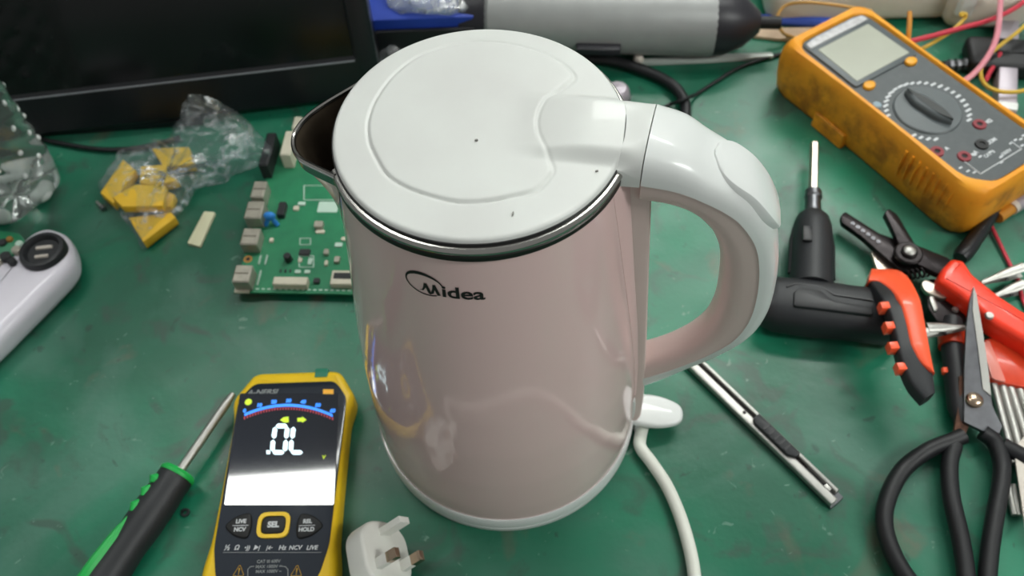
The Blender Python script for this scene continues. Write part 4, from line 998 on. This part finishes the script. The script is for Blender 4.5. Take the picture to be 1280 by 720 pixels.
# ------------------------------------------------------------------ water bottle
BC = V((-.3525, .2055, 0))
T = thing('water_bottle', 'clear plastic water bottle with ribbed sides at the left edge', 'bottle', BC)
pf = [(.0001, .004), (.014, .003), (.023, .0004), (.031, .0008), (.0360, .006), (.0375, .014), (.0372, .020)]
bb = B(Matrix.Translation(BC)); seg_ = 60; rows = []
for r_, z_ in pf:
    rows.append([((r_ * (1 + (.05 * math.cos(5 * a) if z_ < .012 else .012 * math.cos(5 * a)))) * math.cos(a), (r_ * (1 + (.05 * math.cos(5 * a) if z_ < .012 else .012 * math.cos(5 * a)))) * math.sin(a), z_ + (.0035 * (1 - math.cos(5 * a)) * .5 if z_ < .005 else 0)) for a in [2 * math.pi * k / seg_ for k in range(seg_)]])
bb.rings(rows, True, False); rows = [rows[-1]]
for i in range(90):
    z_ = .022 + i * .0016
    r_ = .0370 if z_ < .125 else .0370 - (z_ - .125) * .57 if z_ < .166 else .0134
    rows.append([((r_ + .0008 * math.sin(11 * a + z_ * 330) * (z_ < .118)) * math.cos(a), (r_ + .0008 * math.sin(11 * a + z_ * 330) * (z_ < .118)) * math.sin(a), z_) for a in [2 * math.pi * k / seg_ for k in range(seg_)]])
bb.rings(rows, False, True); bb.build('bottle_body', 'pet', T, smooth=60)
b = B(Matrix.Translation(BC)); b.lathe([(.0135, .168), (.0150, .1685), (.0150, .181), (.0135, .183), (.0001, .183)], 40); b.build('cap', 'off_white', T)
for k in range(7):       # whitish beads stand in for bright glints in slanting rows
    for q in range(5):
        z_ = .034 + q * .016; a = R(-120) + k * R(30) + q * R(11)
        b = B(Matrix.Translation(BC)); b.ball((.0362 * math.cos(a), .0362 * math.sin(a), z_), .0020, 6, (1, 1, 1.2)); b.build('glint_bead', 'pet_lit', T, smooth=60)
for k in range(5):
    a = 2 * math.pi * (k + .5) / 5 + .3; b = B(Matrix.Translation(BC)); b.ball((.0275 * math.cos(a), .0275 * math.sin(a), .0075), .0095, 8, (1., 1., .75)); b.build('foot_lobe', 'pet_lit', T, smooth=60)  # lobes whitened for the light gathered in the base

# ------------------------------------------------------------------ white handheld controller shell
c0 = at(52, 312, .026)
T = thing('handheld_shell', 'pale lilac handheld casing with round black ring at the left edge', 'casing', (c0.x, c0.y, 0))
HZ = .0225
ho_ = [(86, 295), (94, 312), (95, 330), (86, 345), (60, 372), (30, 402), (0, 432), (-40, 470), (-90, 470), (-80, 400), (-20, 345), (20, 318), (40, 296), (62, 287)]
b = B(); b.prism(hpoly(ho_, .016, .006, 4), .0006, HZ, .0080, 5, True); b.build('shell', 'lavender_white', T, smooth=60)
RM = axes(V((c0.x, c0.y, HZ)), (1, 0, 0), (0, 1, 0), (0, 0, 1))
b = B(RM); b.lathe([(.0148, -.004), (.0150, .002), (.0140, .0042), (.0118, .0046), (.0108, .0030), (.0104, .0010), (.0001, .0009)], 48); RG = b.build('stick_ring', 'tool_black', T)
for dy, L in ((.0032, .0105), (-.0042, .0085)):
    b = B(RM); b.tube([(-L / 2, dy, .0012), (L / 2, dy + .0005, .0012)], .0013, 8); b.build('white_bar', 'off_white', RG)
b = B(); b.prism(hpoly([(-60, 295), (0, 289), (25, 292), (32, 304), (18, 318), (-40, 345)], .024, .003), HZ - .001, HZ + .0020, .0003); BD2 = b.build('inner_board', 'pcb_green', T)
for x, y, m, r_ in ((12, 299, 'gold', .0022), (3, 303, 'chip', .0028), (20, 312, 'tin', .0030), (6, 320, 'chip', .0036), (24, 305, 'silk_white', .0026), (-6, 325, 'tin', .0040), (14, 326, 'chip', .0028)):
    p = at(x, y, HZ + .003); b = B(Matrix.Translation((p.x, p.y, HZ))); b.lathe([(r_, -.001), (r_, .0035), (r_ * .8, .0042), (.0001, .0042)], 12); b.build('component', m, BD2)

# ------------------------------------------------------------------ hot-air handle, blue box, cables at the back
i0, i1 = V((.004, .329, .0265)), at(893, 27, .0265); ix = (i1 - i0); ix.z = 0; ix.normalize(); IL = (i1 - i0).length
T = thing('hot_air_gun', 'thick grey cylinder hot-air gun with black end lying behind the kettle', 'hot-air gun', (i0.x, i0.y, 0))
def ip(t, z=.0265): q = i0 + ix * t; return V((q.x, q.y, z))
b = B(); b.tube([ip(0), ip(.003), ip(IL - .002), ip(IL)], [.0240, .0262, .0262, .0255], 32); BODY = b.build('body', 'grey_body', T)
b = B(); b.tube([ip(IL - .001), ip(IL + .008), ip(IL + .022), ip(IL + .030), ip(IL + .034)], [.0258, .0250, .0190, .0120, .0080], 28); b.build('end_cap', 'dark_body', T)
b = B(); b.tube([ip(IL + .033), ip(IL + .050)], .0050, 12); b.build('cable_neck', 'black_rubber', T)
b = B(); b.tube([ip(-.020), ip(-.004), ip(.001)], [.0215, .0235, .0245], 28); b.build('nozzle_collar', 'dark_body', T)
b = B(axes(ip(.075, .0265), ix, V((ix.y, -ix.x, 0)), (0, 0, -1))); b.prism(rect(.062, .016, .004), 0.020, .0262, .001); b.build('rest_clip', 'black_rubber', T)
b = B(axes(at(748, 62, .022), ix, V((0, 0, 1)), V((ix.y, -ix.x, 0)))); b.prism(rect(.034, .006, .0015), -.004, .0035, .001); b.build('slide_switch', 'dark_body', T)
p = at(540, 20, 0)
T = thing('blue_box', 'blue cardboard box behind the kettle lid', 'box', (-.045, .345, 0))
b = B(frame((-.047, .349, 0), R(-3))); b.prism(rect(.086, .070, .002), .0, .042, .001); b.build('carton', 'blue_card', T)
b = B(frame((-.047, .349, 0), R(-3))); b.box((0, 0, .0423), (.080, .0015, .0006)); b.build('lid_seam', 'black_rubber', T)
b = B(frame((-.047, .349, 0), R(-3))); b.prism(rect(.086, .004, .001, cx=0, cy=-.0375), .0, .034, .001); b.build('dark_front', 'black_rubber', T)  # black strip across the lower front of the carton
random.seed(9)
def crumple(label, c, rx, ry, h, mm='film2', seed=1):
    random.seed(seed); b = B(); nn = 26; rows = []
    for i in range(9):
        s = math.cos(i / 8 * math.pi / 2 * .98); row = []
        for k in range(nn):
            a = 2 * math.pi * k / nn; w = 1 + .22 * math.sin(3 * a + seed + i) + random.uniform(-.14, .14)
            row.append(V((c.x + rx * s * w * math.cos(a), c.y + ry * s * w * math.sin(a), c.z + .0006 + h * math.sin(i / 8 * math.pi / 2) * (1 + random.uniform(-.12, .12)))))
        rows.append(row)
    b.rings(rows, True, True); tag(b.build('plastic_wrap', mm, loc=c, smooth=180), label, 'plastic wrap')
crumple('crumpled clear wrap lying on top of the blue box', V((-.036, .336, .0427)), .030, .022, .016, seed=4)
crumple('crumpled clear wrap between the blue box and kettle lid', at(545, 46, .006), .017, .010, .026, seed=2)
crumple('crumpled clear wrap beside the monitor edge', at(493, 78, .004), .012, .009, .016, seed=8)
b = B(); b.tube(smooth_path([at(660, 66, .006), at(720, 72, .005), at(765, 76, .005), at(805, 88, .005), at(838, 104, .005), at(854, 124, .005), at(857, 145, .005), at(850, 185, .005)], 6), .0042, 12)
tag(b.build('thick_cable', 'black_rubber', loc=at(830, 100, 0)), 'thick black cable looping behind the kettle handle', 'cable')
b = B(); b.tube(smooth_path([at(982, 66, .0016), at(960, 72, .0016), at(925, 84, .0016), at(895, 102, .0016), at(872, 117, .0016), at(864, 120.5, .0075), at(855, 124, .0109), at(845, 128, .0075), at(836, 131, .0016), at(800, 150, .0016), at(780, 165, .0016)], 6), .0014, 8)
tag(b.build('thin_cable', 'black_rubber', loc=at(920, 85, 0)), 'thin black wire crossing the mat towards the orange meter', 'cable')
T = thing('steel_tweezers', 'long thin pale steel rod with round tip behind the kettle', 'rod', at(880, 72, 0))
b = B(); b.prism(hpoly([(800, 73), (885, 67), (965, 65), (968, 70), (890, 75), (802, 79)], .0035, .001, 2), .0005, .0035, .0008); b.build('shaft', 'pale_metal', T)
p = at(798, 74, .004); b = B(); b.ball((p.x, p.y, .0042), .0042, 10); b.build('tip_ball', 'off_white', T)
p = at(788, 120, 0); T = thing('grey_knob', 'small grey rounded knob peeking out behind the lid', 'knob', (p.x - .011, p.y - .001, 0))
b = B(Matrix.Translation((p.x - .011, p.y - .001, 0))); b.lathe([(.0100, .0003), (.0105, .003), (.0095, .008), (.007, .0105), (.0001, .0112)], 32); b.build('cap', 'lilac_metal', T)
b = B(Matrix.Translation((p.x - .011, p.y - .001, 0))); b.lathe([(.0112, .0002), (.0112, .0020), (.0100, .0023)], 32); b.build('skirt', 'tool_black2', T)

# ------------------------------------------------------------------ clutter at the back right
def roundbox(name, label, cat, c, sx, sy, sz, rz, m, extra=None):
    t = thing(name, label, cat, c); Mx = frame(c, rz)
    b = B(Mx); b.prism(rect(sx, sy, min(sx, sy) * .22, 5), 0.0004, sz, min(sz, sx, sy) * .28, 4, True); b.build('housing', m, t, smooth=50)
    if extra: extra(t, Mx)
    return t
def ex1(t, Mx):
    b = B(Mx); b.prism(rect(.05, .02, .003), .028, .0305, .0006); b.build('raised_panel', 'off_white', t)
roundbox('adapter', 'cream plastic adapter behind the top of the orange meter', 'adapter', V((.305, .352, 0)), .150, .062, .030, R(-4), 'off_white', ex1)
def ex2(t, Mx):
    b = B(Mx); b.prism(rect(.012, .016, .002, cx=-.022, cy=-.025), .018, .040, .001); b.build('socket_block', 'white_gloss', t)
roundbox('white_module', 'white plastic module with a connector right of the orange meter', 'module', V((.400, .330, 0)), .065, .060, .034, R(-8), 'off_white', ex2)
def ex3(t, Mx):
    b = B(Mx); b.prism(rect(.03, .012, .001, cx=.002, cy=.004), .0135, .0150, .0004); b.build('label_recess', 'tool_black2', t)
roundbox('black_adapter', 'flat black adapter beyond the right side of the orange meter', 'adapter', V((.397, .262, 0)), .060, .034, .014, R(-12), 'black_rubber', ex3)
T = thing('coil_tool', 'short ribbed black and silver tool right of the orange meter', 'tool', at(1205, 82, 0))
b = B(); b.tube([at(1178, 83, .005), at(1228, 79, .005)], .0042, 14); b.build('stem', 'tool_black2', T)
for k in range(5):
    b = B(); b.tube([at(1185 + k * 9, 82.5 - k * .7, .005), at(1189 + k * 9, 82.2 - k * .7, .005)], .0049, 14); b.build('ring', 'steel_dull', T)
T = thing('steel_ruler', 'pale steel bar standing out at the right edge above the orange meter', 'bar', at(1262, 90, 0))
b = B(); b.prism(hpoly([(1250, 10), (1275, 10), (1273, 85), (1272, 140), (1247, 136), (1250, 70)], .012, .001, 2), .0005, .012, .001); b.build('bar', 'lilac_metal', T)
b = B(); b.prism(hpoly([(1248, 126), (1273, 129), (1272, 138), (1247, 134)], .0128, .001, 2), .012, .0130, .0003); b.build('end_mark', 'white_gloss', T)
b = B(); b.tube([at(938, 22, .0045), at(960, 24, .0045), at(1012, 27, .0045), at(1060, 30, .0045)], [.0020, .0042, .0042, .0040], 12)
tag(b.build('blue_pen', 'blue_pen', loc=at(980, 26, 0)), 'blue pen between the hot-air gun and orange meter', 'pen')
b = B(); b.prism(hpoly([(938, 39), (960, 34), (1020, 34), (1020, 47), (975, 48), (940, 44)], .003, .001, 2), .0002, .0030, .0006)
tag(b.build('wooden_stick', 'wood', loc=at(980, 41, 0)), 'flat pale wooden stick left of the orange meter', 'stick')
def wire(name, label, pts, r, m):
    P = [at(*p) for p in pts]; b = B(); b.tube(smooth_path(P, 6), r, 8); o = b.build(name, m, loc=V((P[0].x, P[0].y, 0))); tag(o, label, 'wire', 'loose wires behind the orange meter')
wire('tan_wire', 'tan wire looped at the top corner of the orange meter', [(1010, 52, .0012), (990, 46, .003), (978, 40, .010), (971, 24, .018), (982, 7, .026), (1010, 3, .033), (1050, 7, .034), (1090, 14, .034)], .0013, 'tan_wire')
wire('yellow_wire', 'yellow wire with a bent end above the orange meter', [(1203, 21, .040), (1201, 17, .041), (1207, 18, .041), (1205, 24, .038), (1190, 38, .034), (1172, 50, .030), (1150, 62, .026), (1120, 75, .005)], .0014, 'yellow_wire')
wire('yellow_wire', 'short yellow wire hanging from the white connector', [(1137, 15, .043), (1137, 28, .040), (1136, 42, .036), (1135, 55, .030)], .0018, 'orange_wire')
wire('red_wire', 'red wire crossing the top right corner', [(1300, -15, .030), (1272, 8, .032), (1240, 24, .034), (1205, 34, .036), (1165, 45, .034), (1125, 55, .032)], .0019, 'red_wire')
wire('pink_wire', 'pink wire curving down to the side of the orange meter', [(1252, -30, .040), (1250, 10, .042), (1246, 45, .040), (1234, 72, .036), (1215, 94, .030), (1196, 106, .026)], .0021, 'pink_wire')
wire('orange_wire', 'orange and yellow wire looping over the steel bar', [(1300, 15, .030), (1272, 40, .026), (1250, 57, .020), (1233, 72, .018), (1226, 88, .017), (1230, 104, .016), (1245, 113, .016), (1270, 115, .016), (1300, 108, .016)], .0015, 'yellow_wire')
wire('red_wire', 'short red wire behind the orange wire loop', [(1250, 66, .014), (1246, 76, .012), (1236, 92, .010), (1232, 102, .008)], .0017, 'red_wire')

p = at(232, 641, 0); b = B(Matrix.Translation((p.x, p.y, 0))); b.lathe([(.0012, .0001), (.0012, .0012), (.0024, .0012), (.0027, .0001), (.0012, .0001)], 20)
tag(b.build('washer', 'steel_dull', loc=p), 'tiny dark washer on the mat between screwdriver and small multimeter', 'washer')
for o in bpy.data.objects:
    if '_o' in o: del o['_o']
